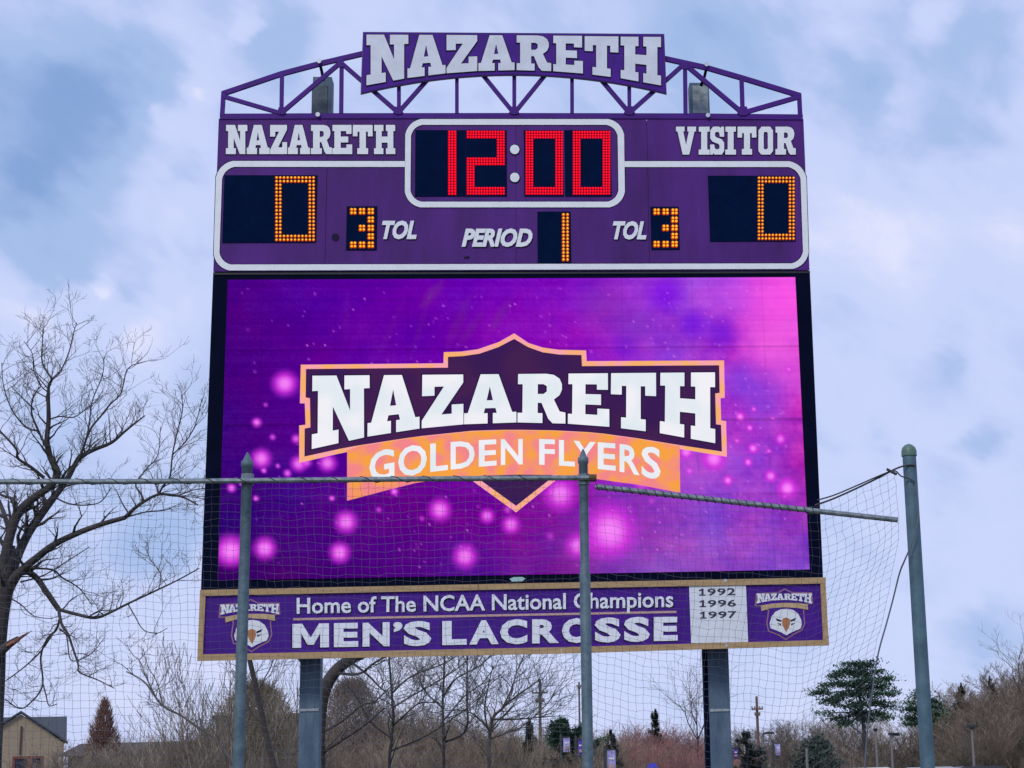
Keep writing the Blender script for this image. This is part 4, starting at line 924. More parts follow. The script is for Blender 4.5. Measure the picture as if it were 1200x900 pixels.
# variants for scrub and woodland, unit height = h
def variant(seed, h, r, lvl, kids, up, wander, split, rmin, stems=1, spread=.0, ks=.55):
    rnd = random.Random(seed); q_ = Q()
    for s in range(stems):
        a = rnd.uniform(0, 6.28); k = rnd.uniform(0, spread)
        d = (math.cos(a) * k, math.sin(a) * k, 1); hh = h * rnd.uniform(.75, 1) if s else h
        grow(q_, q_, (math.cos(a) * k * .6, math.sin(a) * k * .6, 0), d, hh * .8, r, lvl, rnd, up, wander, kids, split, rmin, -1, ks)
    v = np.array(q_.v); f = np.array(q_.f); H_ = np.percentile(v[:, 2], 99.5); return v / H_, f
VB = [variant(40 + i, 10, .15, 3, (11, 8, 6), .10, .30, .6, .009, 1, 0, .5) for i in range(5)]        # bare trees
VS = [variant(60 + i, 6, .045, 2, (11, 11), .10, .38, .62, .0065, 10, .55, .5) for i in range(5)]             # many-stemmed thicket
VT = [variant(80 + i, 8, .05, 2, (12, 7), .22, .18, .38, .007, 7, .28, .45) for i in range(3)]         # tall whippy stems
VW = [variant(90 + i, 8, .045, 2, (7, 5), .22, .20, .42, .008, 3, .22, .45) for i in range(4)]   # sparse whips
print('variants', [len(v[1]) for v in VB + VS + VT])
def brush_mat(name, cols):
    """bark colour picked per plant from a short list, with fine variation inside it"""
    m = bpy.data.materials.new(name); m.use_nodes = True; nn, ll = m.node_tree.nodes, m.node_tree.links; p = nn['Principled BSDF']
    p.inputs['Roughness'].default_value = .9; oi = nn.new('ShaderNodeObjectInfo'); cr_ = nn.new('ShaderNodeValToRGB'); cr_.color_ramp.interpolation = 'CONSTANT'
    ll.new(oi.outputs['Random'], cr_.inputs[0]); k = len(cols)
    for q_ in range(k):
        e_ = cr_.color_ramp.elements[q_] if q_ < 2 else cr_.color_ramp.elements.new(q_ / k); e_.position = q_ / k; e_.color = tuple(c_ * 1.35 for c_ in cols[q_]) + (1,)
    tcn = nn.new('ShaderNodeTexCoord'); nz = nn.new('ShaderNodeTexNoise'); nz.inputs['Scale'].default_value = 5; ll.new(tcn.outputs['Object'], nz.inputs['Vector'])
    mr = nn.new('ShaderNodeMapRange'); mr.inputs['From Min'].default_value = .35; mr.inputs['From Max'].default_value = .65; mr.inputs['To Min'].default_value = .65; mr.inputs['To Max'].default_value = 1.35
    ll.new(nz.outputs[0], mr.inputs['Value']); sc_ = nn.new('ShaderNodeVectorMath'); sc_.operation = 'SCALE'; ll.new(cr_.outputs[0], sc_.inputs[0]); ll.new(mr.outputs[0], sc_.inputs['Scale'])
    ll.new(sc_.outputs[0], p.inputs['Base Color']); return m
VCOL = {}
def vcollection(vl):
    if id(vl) not in VCOL:
        c = bpy.data.collections.new('brush_kinds')
        for v, f in vl: me = npmesh('brush', v.astype(np.float32), f, TWIGB); c.objects.link(bpy.data.objects.new('brush', me))
        VCOL[id(vl)] = c
    return VCOL[id(vl)]
def plant(items, name, label, m_):
    """items: (variant list, px, top px y, Y, width factor); one object that scatters whole plants at its points"""
    rnd = random.Random(len(label)); groups = []
    for it in items:
        if not any(g is it[0] for g in groups): groups.append(it[0])
    co, rot, scl, idx, kind = [], [], [], [], []
    for it in items:
        vl, x, yt, Y, wf = it[:5]; t_ = at(x, yt, Y); H_ = max(.5, t_.z)
        co.append((t_.x, Y, 0)); rot.append((0, 0, rnd.uniform(0, 6.28))); scl.append((H_ * wf, H_ * wf, H_)); idx.append(rnd.randrange(len(vl))); kind.append([k for k, g in enumerate(groups) if g is vl][0])
    me = bpy.data.meshes.new(name); me.from_pydata(co, [], []); me.materials.append(m_)
    for nm_, ty, dat in (('rot', 'FLOAT_VECTOR', rot), ('scl', 'FLOAT_VECTOR', scl)):
        a = me.attributes.new(nm_, ty, 'POINT'); a.data.foreach_set('vector', np.array(dat, dtype=np.float32).ravel())
    for nm_, dat in (('pick', idx), ('sort', kind)):
        a = me.attributes.new(nm_, 'INT', 'POINT'); a.data.foreach_set('value', np.array(dat, dtype=np.int32))
    o = link(name, me); tag(o, label, kind='stuff')
    g = bpy.data.node_groups.new(name + '_scatter', 'GeometryNodeTree')
    g.interface.new_socket('Geometry', in_out='INPUT', socket_type='NodeSocketGeometry'); g.interface.new_socket('Geometry', in_out='OUTPUT', socket_type='NodeSocketGeometry')
    n_, l_ = g.nodes, g.links; gi, go = n_.new('NodeGroupInput'), n_.new('NodeGroupOutput'); jn = n_.new('GeometryNodeJoinGeometry')
    def attr(nm_, ty): a = n_.new('GeometryNodeInputNamedAttribute'); a.data_type = ty; a.inputs[0].default_value = nm_; return a.outputs[0]
    for k, vl in enumerate(groups):
        ci = n_.new('GeometryNodeCollectionInfo'); ci.inputs['Collection'].default_value = vcollection(vl); ci.inputs['Separate Children'].default_value = True; ci.inputs['Reset Children'].default_value = True
        ip = n_.new('GeometryNodeInstanceOnPoints'); l_.new(gi.outputs[0], ip.inputs['Points']); l_.new(ci.outputs[0], ip.inputs['Instance'])
        cmp_ = n_.new('FunctionNodeCompare'); cmp_.data_type = 'INT'; cmp_.operation = 'EQUAL'; l_.new(attr('sort', 'INT'), cmp_.inputs[2]); cmp_.inputs[3].default_value = k
        l_.new(cmp_.outputs[0], ip.inputs['Selection']); ip.inputs['Pick Instance'].default_value = True; l_.new(attr('pick', 'INT'), ip.inputs['Instance Index'])
        l_.new(attr('rot', 'FLOAT_VECTOR'), ip.inputs['Rotation']); l_.new(attr('scl', 'FLOAT_VECTOR'), ip.inputs['Scale']); l_.new(ip.outputs[0], jn.inputs[0])
    sm_ = n_.new('GeometryNodeSetMaterial'); sm_.inputs['Material'].default_value = m_; l_.new(jn.outputs[0], sm_.inputs[0]); l_.new(sm_.outputs[0], go.inputs[0])
    md = o.modifiers.new('scatter', 'NODES'); md.node_group = g; return o
rnd = random.Random(5)
J = rnd.uniform
prof = lambda x, ctl: float(np.interp(x, [c[0] for c in ctl], [c[1] for c in ctl]))
# right-hand wood
ctl = [(845, 866), (880, 862), (920, 858), (950, 848), (985, 843), (1020, 846), (1050, 852), (1080, 846), (1100, 828), (1125, 808), (1160, 798), (1185, 790), (1230, 776)]
items = []
for Y, n, dy, wf, mi in ((172, 52, 0, 1.2, 0), (158, 46, 2, 1.2, 1), (142, 46, 5, 1.3, 0), (125, 44, 16, 1.4, 1), (108, 36, 40, 1.4, 0)):
    for k in range(n):
        x = 840 + 390 * (k + J(.1, .9)) / n; items.append((VB if Y > 125 or rnd.random() < .5 else VS, x, prof(x, ctl) + dy + (J(-16, 14) if Y > 125 else J(-9, 12)), Y + J(-6, 6), wf * J(.7, 1.1), mi))
plant(items, 'woodland', 'brown leafless wood behind the parking lot right of the scoreboard', brush_mat('wood_bark', [(.175, .135, .095), (.115, .086, .062), (.15, .112, .085), (.065, .053, .040), (.22, .175, .13), (.09, .075, .055)]))
# centre scrub
ctl = [(330, 862), (370, 858), (385, 850), (412, 840), (436, 836), (446, 834), (480, 826), (530, 838), (570, 842), (600, 850), (640, 856), (720, 858), (735, 858), (760, 850), (790, 856), (830, 866)]
items = []
for Y, n, dy, mi, vl in ((95, 34, 4, 0, VS), (90, 10, -6, 2, VB), (78, 26, 14, 1, VS), (70, 12, 6, 0, VT), (62, 20, 30, 2, VS), (56, 10, 20, 1, VW), (52, 14, 54, 0, VS)):
    for k in range(n):
        x = 372 + 352 * (k + J(.1, .9)) / n; items.append((vl, x, prof(x, ctl) + dy + J(-9, 9), Y + J(-4, 4), 1.0, mi))
plant(items, 'thicket', 'grey-brown leafless scrub filling the view below the sign', brush_mat('scrub_bark', [(.20, .148, .10), (.14, .115, .088), (.075, .060, .044), (.25, .20, .145), (.12, .092, .066)]))
items = []
for Y, n, dy in ((118, 20, 0), (108, 20, 8), (98, 18, 24)):
    for k in range(n):
        x = 726 + 110 * (k + J(.1, .9)) / n; items.append((VS, x, prof(x, ctl) + dy + J(-5, 5), Y + J(-4, 4), 1.0, 0))
plant(items, 'reddish_thicket', 'reddish leafless bushes between the middle net post and right scoreboard post', brush_mat('red_bark', [(.25, .115, .10), (.30, .15, .125), (.18, .09, .085), (.24, .14, .12)]))
# left scrub with tall whips
items = []
ctl = [(95, 880), (150, 878), (180, 872), (215, 862), (240, 852), (300, 846), (345, 846), (380, 846)]
for Y, n, dy, vl, mi in ((74, 26, 0, VS, 0), (62, 22, 8, VS, 1), (52, 16, 26, VS, 0)):
    for k in range(n):
        x = 140 + 240 * (k + J(.1, .9)) / n; yt = prof(x, ctl) + dy + J(-10, 12); items.append((vl, x, min(yt, 893), Y + J(-3, 3), 1.0, mi))
for x, yt in ((172, 838), (190, 812), (202, 792), (216, 772), (228, 764), (241, 752), (252, 770), (262, 748), (276, 758), (292, 762), (308, 752), (322, 776), (338, 760), (352, 770), (186, 850), (234, 800), (268, 806)):
    items.append((VW, x, yt + J(-5, 5), 50 + J(-6, 6), 1.0, 1))
for k in range(16): items.append((VS, 75 + k * 6 + J(-3, 3), J(868, 890), 62 + J(-4, 4), 1, 1))
plant(items, 'thicket', 'tall whippy leafless brush around the left net post', brush_mat('whip_bark', [(.175, .145, .11), (.11, .092, .070), (.23, .195, .15), (.15, .112, .08)]))
# pale round-topped bushes that stand out of the scrub
for x, yt, Y, w, lab, m_ in ((300, 806, 60, .34, 'olive-brown bush standing between the left net post and scoreboard post', OCHRE), (412, 801, 70, .30, 'round-topped brown bush just right of the left scoreboard post', TWIGB)):
    t_ = at(x, yt, Y); H_ = t_.z; q_ = Q(); rr = random.Random(int(x))
    for k in range(7000):
        z = H_ * (rr.random() ** .6); rad = w * H_ * math.sqrt(max(0, 1 - (max(0, z / H_ - .35) / .66) ** 2)) * rr.uniform(.3, 1.08); a = rr.uniform(0, 6.28)
        c = (math.cos(a) * rad, math.sin(a) * rad, z); q_.seg(c, (c[0] + rr.gauss(0, .16), c[1] + rr.gauss(0, .16), c[2] + rr.uniform(.05, .4)), .010, .005)
    root = thing('bush', (t_.x, Y, 0), lab, 'bush'); link('crown', qmesh('crown', q_, m_), root)
    q_ = Q()
    for k in range(9): a = rr.uniform(0, 6.28); q_.seg((0, 0, 0), (math.cos(a) * w * H_ * .5, math.sin(a) * w * H_ * .5, H_ * rr.uniform(.5, .8)), .05, .015, 5)
    link('trunk', qmesh('trunk', q_, BARK), root)
# trees one can tell apart -------------------------------------------
def conifer(name, label, x, yt, Y, wpx, m_, seed, n=5000, ls=.35, shape=1.0, droop=.0, bark=BARK, ragged=.3, yl=None):
    t_ = at(x, yt, Y); H_ = t_.z; w = wpx * 1.45 * Y / FPX / 2; rr = random.Random(seed); q_ = Q(); z0 = H_ * .04
    nb = max(12, int(H_ / .45)); tiers = [(z0 + (H_ - z0) * ((k % nb) + rr.random()) / nb, rr.uniform(0, 6.28), rr.uniform(1 - ragged, 1.05)) for k in range(nb * 5)]
    for k in range(n * 2):
        z, a, s = tiers[rr.randrange(len(tiers))]; f_ = max(.0, 1 - (z - z0) / (H_ - z0)); R_ = w * (f_ ** shape) * s * rr.random() ** .6 + .03
        a += rr.gauss(0, .16); c = (math.cos(a) * R_, math.sin(a) * R_, z - droop * R_ + rr.gauss(0, .10) + .22 * R_); L_ = ls * .62 * rr.uniform(.6, 1.2) * (.55 + .45 * f_)
        d = (math.cos(a) * L_, math.sin(a) * L_, L_ * rr.uniform(-.2, .5)); ww = (-math.sin(a) * L_ * .3, math.cos(a) * L_ * .3, L_ * rr.uniform(-.2, .2)); q_.leaf(c, d, ww)
    root = thing(name, (t_.x, Y, 0), label, 'tree'); link('crown', qmesh('crown', q_, m_), root)
    q_ = Q(); q_.seg((0, 0, 0), (0, 0, H_ * .97), .16, .02, 7); link('trunk', qmesh('trunk', q_, bark), root)
t_ = at(123, 820, 70); H_ = t_.z; q_ = Q(); rr = random.Random(8); wb = 31 * 70 / FPX
for k in range(9000):
    z = H_ * (1 - rr.random() ** .62) ** .9; f_ = 1 - z / H_; a = rr.uniform(0, 6.28); rad = wb * (f_ ** .78) * 1.25 * rr.random() ** .5 * (1 + .16 * math.sin(a * 3 + z * 2.3) + .1 * math.sin(z * 7 + a))
    c = (math.cos(a) * rad, math.sin(a) * rad, z); L_ = .22 * rr.uniform(.5, 1.2)
    q_.seg(c, (c[0] + math.cos(a) * L_ * .5 + rr.gauss(0, .04), c[1] + math.sin(a) * L_ * .5 + rr.gauss(0, .04), c[2] + L_), .014, .004)
root = thing('conifer', (t_.x, 70, 0), 'rusty brown cone-shaped conifer beside the low house roof', 'tree'); link('crown', qmesh('crown', q_, RUST), root)
q_ = Q(); q_.seg((0, 0, 0), (0, 0, H_ * .95), .12, .02, 7); link('trunk', qmesh('trunk', q_, BARK), root)
conifer('conifer', 'narrow dark conifer just left of the utility pole', 620, 848, 76, 44, NEEDLED, 2, 5000, .3, .75)
conifer('conifer', 'broad green conifer half hidden by the middle net post', 668, 848, 72, 100, NEEDLE, 3, 14000, .34, .42, -.1, ragged=.4)
conifer('conifer', 'dark conifer top behind the tallest purple banner', 716, 858, 80, 34, NEEDLED, 4, 2600, .3, .7)
conifer('conifer', 'slim dark conifer poking out of the reddish bushes', 767, 833, 112, 44, NEEDLED, 5, 4200, .36, .75, ragged=.5)
conifer('conifer', 'green conifer just right of the right scoreboard post', 874, 860, 96, 56, NEEDLED, 6, 3600, .35, .55)
conifer('conifer', 'dark evergreen tip rising from the wood right of the thick pole', 1126, 803, 140, 56, NEEDLED, 7, 5000, .5, .8, ragged=.5)
conifer('conifer', 'hazy evergreen near the right edge of the wood', 1160, 794, 142, 46, mat('hazy_needles', (.06, .075, .06), .9, var=.3, vscale=.6), 8, 2200, .5, .8, ragged=.5)
t_ = at(955, 868, 92); q_ = Q(); rr = random.Random(77)
for b_ in range(46):
    a = rr.uniform(0, 6.28); u_ = rr.random(); R0 = 1.55 * math.sqrt(max(.05, 1 - u_ ** 2.2)) * rr.uniform(.45, 1.0); bx, by, bz = math.cos(a) * R0, math.sin(a) * R0, t_.z * u_ * .96
    for k in range(150):
        L_ = .13 * rr.uniform(.6, 1.4); q_.leaf((bx + rr.gauss(0, .24), by + rr.gauss(0, .24), bz + rr.gauss(0, .24)), (L_ * rr.gauss(0, 1), L_ * rr.gauss(0, 1), L_ * rr.random() * 1.6), (L_ * .3 * rr.gauss(0, 1), L_ * .3 * rr.gauss(0, 1), .03))
root = thing('evergreen_shrub', (t_.x, 92, 0), 'rounded dark green shrub left of the tall pine', 'shrub'); link('crown', qmesh('crown', q_, NEEDLED), root)
q_ = Q(); q_.seg((0, 0, 0), (0, 0, t_.z * .8), .12, .03, 6); link('trunk', qmesh('trunk', q_, BARK), root)
def pine(label, Y, cx, trunk, pads, seed, m_):
    rr = random.Random(seed); b = at(*trunk[0], Y); loc = Vector((b.x, Y, 0)); tq, q_ = Q(), Q()
    tr = [at(x, y, Y) for x, y in trunk]; tr[0] = Vector((tr[0].x, Y, 0))
    for i in range(len(tr) - 1): tq.seg(tr[i], tr[i + 1], .20 * (1 - .8 * i / len(tr)), .20 * (1 - .8 * (i + 1) / len(tr)), 7)
    for x, y, wx, wy, n in pads:
        dy = rr.uniform(-1.3, 1.3); c = at(x, y, Y + dy); rx_, rz = wx * Y / FPX, wy * Y / FPX
        zt = c.z - rr.uniform(.2, .8); best = min(tr, key=lambda p: abs(p.z - zt)); tq.seg((best.x, best.y, best.z), (c.x, c.y, c.z), .06, .02, 5)
        tilt = (.35 if x < cx else -.35) * -1
        for m_i in range(7):
            a = rr.uniform(0, 6.28); r_ = math.sqrt(rr.random()) * .95; ox, oy = math.cos(a) * r_ * rx_, math.sin(a) * r_ * rx_ * .8
            oz = rr.gauss(0, .35) * rz + r_ * rz * .5 * rr.uniform(-.6, 1.2); sg = .30 * rr.uniform(.7, 1.3)
            tq.seg((c.x, c.y, c.z), (c.x + ox, c.y + oy, c.z + oz), .025, .012, 4); tipd = math.atan2(oy, ox)
            for k in range(int(n * 1.3 / 7)):
                o = (c.x + ox + rr.gauss(0, sg * 1.25), c.y + oy + rr.gauss(0, sg * 1.25), c.z + oz + rr.gauss(0, sg * .40)); L_ = .17 * rr.uniform(.7, 1.4); hd = tipd + rr.gauss(0, .7)
                q_.leaf(o, (math.cos(hd) * L_, math.sin(hd) * L_, L_ * rr.uniform(.1, 1.1)), (-math.sin(hd) * L_ * .3, math.cos(hd) * L_ * .3, L_ * rr.uniform(-.2, .2)))
    root = thing('pine_tree', loc, label, 'tree'); link('trunk', qmesh('trunk', shift(tq, loc), BARK), root); link('crown', qmesh('crown', shift(q_, loc), m_), root)
pine('tall spreading pine with open layered crown left of the thick pole', 118, 1004, [(1011, 960), (1012, 900), (1013, 862), (1010, 835), (1006, 808), (1006, 780)], [
 (1004, 779, 15, 4, 420), (1020, 779, 8, 3, 200), (997, 787, 16, 5, 520), (1018, 790, 18, 5, 520), (982, 792, 10, 4, 260), (1036, 796, 12, 3.4, 300), (985, 801, 18, 5, 520), (1008, 800, 18, 6, 560),
 (1030, 806, 16, 4, 380), (966, 812, 13, 4, 340), (990, 814, 18, 5, 520), (1014, 814, 18, 6, 560), (1042, 814, 9, 3, 200), (972, 822, 14, 4, 320), (998, 826, 16, 5, 440), (1022, 825, 16, 5, 420), (1042, 828, 9, 3, 180),
 (1000, 836, 14, 4, 340), (1030, 836, 12, 3, 220), (966, 835, 9, 2.4, 150), (980, 842, 9, 3, 180), (992, 847, 11, 4, 240), (1016, 843, 12, 3.4, 240), (1040, 842, 9, 2.5, 130)], 17, NEEDLE)
pine('small pine mostly hidden behind the thick blue-green pole', 124, 1080, [(1081, 960), (1081, 880), (1081, 850), (1080, 812)], [
 (1080, 813, 9, 4, 240), (1072, 822, 9, 4, 240), (1092, 822, 9, 3, 220), (1068, 832, 9, 4, 240), (1098, 830, 9, 3, 200), (1082, 834, 12, 4, 300), (1064, 842, 11, 3.4, 240), (1096, 838, 9, 4, 200), (1070, 849, 14, 3, 280), (1088, 846, 12, 4, 240)], 19, NEEDLE)
traced('bare_tree', 'pale airy leafless tree beside the right scoreboard post', 105, [
 ([(818, 960), (818, 880), (817, 858), (816, 830)], 1.2, .5, .8), ([(818, 868), (806, 846), (802, 826)], .8, .35, 1.2), ([(818, 866), (828, 842), (830, 822)], .8, .35, 1.2), ([(817, 850), (810, 832), (812, 818)], .6, .3, 1.2)], 51, 2.4, rate=.9, twr=.011, tw=TWIGB, jit=2)
traced('bare_tree', 'pale tall leafless tree crown at the right edge above the wood', 130, [
 ([(1215, 960), (1212, 860), (1205, 810), (1198, 775)], 2.2, .6, .8), ([(1209, 830), (1190, 800), (1186, 780)], 1, .3, 1.2), ([(1204, 806), (1214, 780), (1216, 760)], .8, .3, 1.2), ([(1206, 815), (1194, 790), (1196, 762)], .8, .3, 1.2)], 53, 3.0, rate=1.0, twr=.013, tw=TWIGB, jit=2)

# ================================================================== BUILDINGS
BR = mat('beige_brick', (.30, .235, .165), .85, vscale=2.5, col2=(.38, .30, .21), bump=.4, bscale=16)
RF = mat('grey_shingle_roof', (.06, .07, .085), .9, var=.25, vscale=6, bump=.4, bscale=12)
RB = mat('brown_shingle_roof', (.075, .065, .065), .9, var=.25, vscale=4, bump=.4, bscale=12)
TR = mat('red_brown_frame', (.19, .055, .04), .6); GL = mat('dark_glass', (.015, .02, .035), .15)
YH = 150
def hx(x, Y=YH): return at(x, 880, Y).x
def hz(x, y, Y=YH): return at(x, y, Y).z
h1 = thing('brick_house', (hx(22), YH, 0), 'beige brick house with a front gable and grey roof at bottom left', 'house')
xl, xa, xr = hx(-30), hx(22), hx(73); ze, zap = hz(73, 870), hz(22, 837)
mb = MB(); wx0, wx1, wz1 = hx(15.5), hx(50.5), hz(33, 886); wz0 = wz1 - 1.9
mb.prism([[(xl, 0), (xr, 0), (xr, ze), (xa, zap), (xl, ze)], [(wx0, wz0), (wx1, wz0), (wx1, wz1), (wx0, wz1)]], YH, .3); mb.box(((xl + xr) / 2, YH + 5, ze / 2), ((xr - xl) / 2 - .05, 4.6, ze / 2 - .01)); obj('wall', mb, BR, h1)
mb = MB()
for sx, ex in ((-1, xl), (1, xr)):
    d = (ex - xa); k = 1.08; a = (xa, zap + .12); b = (xa + d * k, zap + .12 + (ze - zap) * k)
    mb.add([(a[0], YH - .35, a[1]), (b[0], YH - .35, b[1]), (b[0], YH + 2.2, b[1]), (a[0], YH + 2.2, a[1]), (a[0], YH - .35, a[1] + .16), (b[0], YH - .35, b[1] + .16), (b[0], YH + 2.2, b[1] + .16), (a[0], YH + 2.2, a[1] + .16)],
           [(0, 1, 2, 3), (4, 7, 6, 5), (0, 4, 5, 1), (1, 5, 6, 2), (2, 6, 7, 3), (3, 7, 4, 0)])
obj('gable_roof', mb, RF, h1)
mb = MB(); xm0, xm1 = hx(-60), hx(76); zr = hz(60, 839.5, YH + 6); mb.add([(xm0, YH + 1.2, ze + .2), (xm1, YH + 1.2, ze + .2), (xm1, YH + 6, zr), (xm0, YH + 6, zr), (xm0, YH + 10.8, ze + .2), (xm1, YH + 10.8, ze + .2)], [(0, 1, 2, 3), (3, 2, 5, 4), (1, 5, 2), (0, 3, 4), (0, 4, 5, 1)])
obj('main_roof', mb, RF, h1)
wi = MB(); t2 = .10
wi.box(((wx0 + wx1) / 2, YH + .02, wz1 - t2), ((wx1 - wx0) / 2, .08, t2)); wi.box(((wx0 + wx1) / 2, YH + .02, wz0 + t2), ((wx1 - wx0) / 2, .08, t2))
for c in (wx0 + t2, (wx0 + wx1) / 2 + .1, wx1 - t2): wi.box((c, YH + .03, (wz0 + wz1) / 2), (t2 * (1.9 if c not in (wx0 + t2, wx1 - t2) else 1), .07, (wz1 - wz0) / 2 - 2 * t2))
wo = obj('window', wi, TR, h1)
for c0, c1 in ((wx0 + .2, (wx0 + wx1) / 2 - .1), ((wx0 + wx1) / 2 + .3, wx1 - .2)):
    mb = MB(); mb.box(((c0 + c1) / 2, YH + .09, (wz0 + wz1) / 2), ((c1 - c0) / 2, .02, (wz1 - wz0) / 2 - .2)); obj('pane', mb, GL, wo)
mb = MB(); mb.tube([(hx(23.5), YH - .12, wz1 + .1), (hx(23.5), YH - .12, hz(23.5, 851))], .07, 6); obj('downpipe', mb, mat('brown_pipe', (.07, .04, .035), .6), h1)
h1.rotation_euler = (0, 0, math.radians(16))
Y2 = 110
h2 = thing('low_house', (hx(150, Y2), Y2, 0), 'long low house with dark brown roof and a white porch post', 'house')
x0, x1 = hx(66, Y2), hx(232, Y2); zt = hz(150, 868, Y2); zb = hz(150, 884, Y2)
mb = MB(); mb.box(((x0 + x1) / 2, Y2 + 4.2, zb / 2), ((x1 - x0) / 2 - .3, 2.6, zb / 2)); obj('wall', mb, mat('dim_siding', (.15, .14, .13), .9, var=.2, vscale=2), h2)
mb = MB(); mb.add([(x0, Y2, zb), (x1, Y2, zb), (x1 - .4, Y2 + 4, zt), (x0 + .4, Y2 + 4, zt), (x0, Y2 + 8, zb), (x1, Y2 + 8, zb)], [(0, 1, 2, 3), (3, 2, 5, 4), (1, 5, 2), (0, 3, 4), (0, 4, 5, 1)]); obj('roof', mb, RB, h2)
mb = MB(); mb.box((hx(174, Y2), Y2 + .3, zb / 2), (.07, .07, zb / 2)); obj('porch_post', mb, mat('white_paint', (.7, .7, .68), .6), h2)
mb = MB(); mb.box((hx(190, Y2), Y2 + 1.55, zb - .9), (.9, .04, .5)); wq = obj('window', mb, mat('dim_white_trim', (.35, .34, .32), .7), h2)
mb = MB(); mb.box((hx(190, Y2), Y2 + 1.49, zb - .9), (.8, .02, .42)); obj('pane', mb, GL, wq)
Y3 = 85
h3 = thing('flat_roofed_building', (hx(305, Y3), Y3, 0), 'grey-brown flat-roofed building hidden in brush between the left posts', 'building')
x0, x1 = hx(252, Y3), hx(366, Y3); zt = hz(300, 837, Y3)
mb = MB(); mb.box(((x0 + x1) / 2, Y3 + 3, zt / 2 - .12), ((x1 - x0) / 2, 3, zt / 2 - .12)); obj('wall', mb, mat('grey_brown_siding', (.135, .12, .11), .9, var=.15, vscale=1.5), h3)
mb = MB(); mb.box(((x0 + x1) / 2, Y3 + 3, zt - .1), ((x1 - x0) / 2 + .15, 3.2, .1)); obj('roof', mb, RB, h3)

# ================================================================== POLES, LAMPS, BANNERS, CARS
WP = mat('weathered_wood_pole', (.13, .10, .085), .9, var=.25, vscale=4); LG = mat('lamp_grey', (.20, .185, .175), .6)
def upole(label, x, yt, Y, m_, arms, r=.13):
    p = at(x, yt, Y); root = thing('utility_pole', (p.x, Y, 0), label, 'utility pole')
    mb = MB(); mb.tube([(p.x, Y, 0), (p.x, Y, p.z)], [r, r * .7], 8); obj('pole', mb, m_, root)
    for ya, w in arms:
        z = at(x, ya, Y).z; mb = MB(); mb.box((p.x, Y - .16, z), (w, .05, .06)); a = obj('crossarm', mb, m_, root)
        for s in (-.9, -.45, .45, .9):
            mb = MB(); mb.tube([(p.x + s * w, Y - .16, z + .06), (p.x + s * w, Y - .16, z + .2)], .05, 6); obj('insulator', mb, LG, a)
upole('grey utility pole with two crossarms behind the bare branches', 632.5, 796, 120, WP, ((812, .55), (822, .32)))
upole('thin pole standing just left of the middle net post', 678.5, 799, 125, WP, ((806, .12),), .09)
upole('brown utility pole right of the right scoreboard post', 886.5, 816, 125, mat('reddish_pole', (.17, .095, .065), .9, var=.2, vscale=4), ((831, .42), (838, .2)), .13)
def lamp(label, x, yt, Y, kind, m_=None):
    m_ = m_ or LG; p = at(x, yt, Y); root = thing('street_lamp', (p.x, Y, 0), label, 'street lamp')
    mb = MB(); mb.tube([(p.x, Y, 0), (p.x, Y, p.z)], [.085, .06], 8); obj('pole', mb, m_, root)
    mb = MB()
    if kind == 'arm':
        q_ = at(x + 9, yt - 3, Y); mb.tube([(p.x, Y, p.z - .05), (p.x + .1, Y, p.z + .12), (q_.x - .1, Y, q_.z + .02)], .06, 6); mb.box((q_.x, Y, q_.z), (.25, .1, .06))
    elif kind == 'tee': mb.box((p.x, Y, p.z), (6.8 * Y / FPX, .2, .07)); mb.box((p.x, Y, p.z - .1), (.12, .12, .06))
    elif kind == 'side': q_ = at(x + 6, yt, Y); mb.box(((p.x + q_.x) / 2, Y, p.z), ((q_.x - p.x) / 2 + .15, .12, .06)); mb.box((q_.x, Y, p.z - .07), (.2, .12, .05))
    else: mb.tube([(p.x, Y, p.z), (p.x, Y, p.z + .12), (p.x, Y, p.z + .2)], [.09, .14, .03], 8)
    obj('lamp_head', mb, mat('dark_lamp_head', (.03, .03, .035), .5), root)
    return root, p
lamp('grey street lamp with a short curved arm beside the brown utility pole', 893, 862, 98, 'arm')
lamp('thin pale post rising from the rounded dark shrub', 945, 876, 88, 'cap'); lamp('plain grey post behind the tall pine trunk', 1026, 857, 96, 'cap')
lamp('grey lamp post with a side head just left of the thick pole', 1044, 860, 96, 'side'); lamp('lone lamp post with a flat wide head right of the thick pole', 1138.5, 851, 96, 'tee')
BN = mat('lavender_banner', (.30, .27, .62), .7, vscale=3, col2=(.50, .46, .78)); BD = mat('deep_purple_banner', (.09, .05, .36), .7, var=.2, vscale=3)
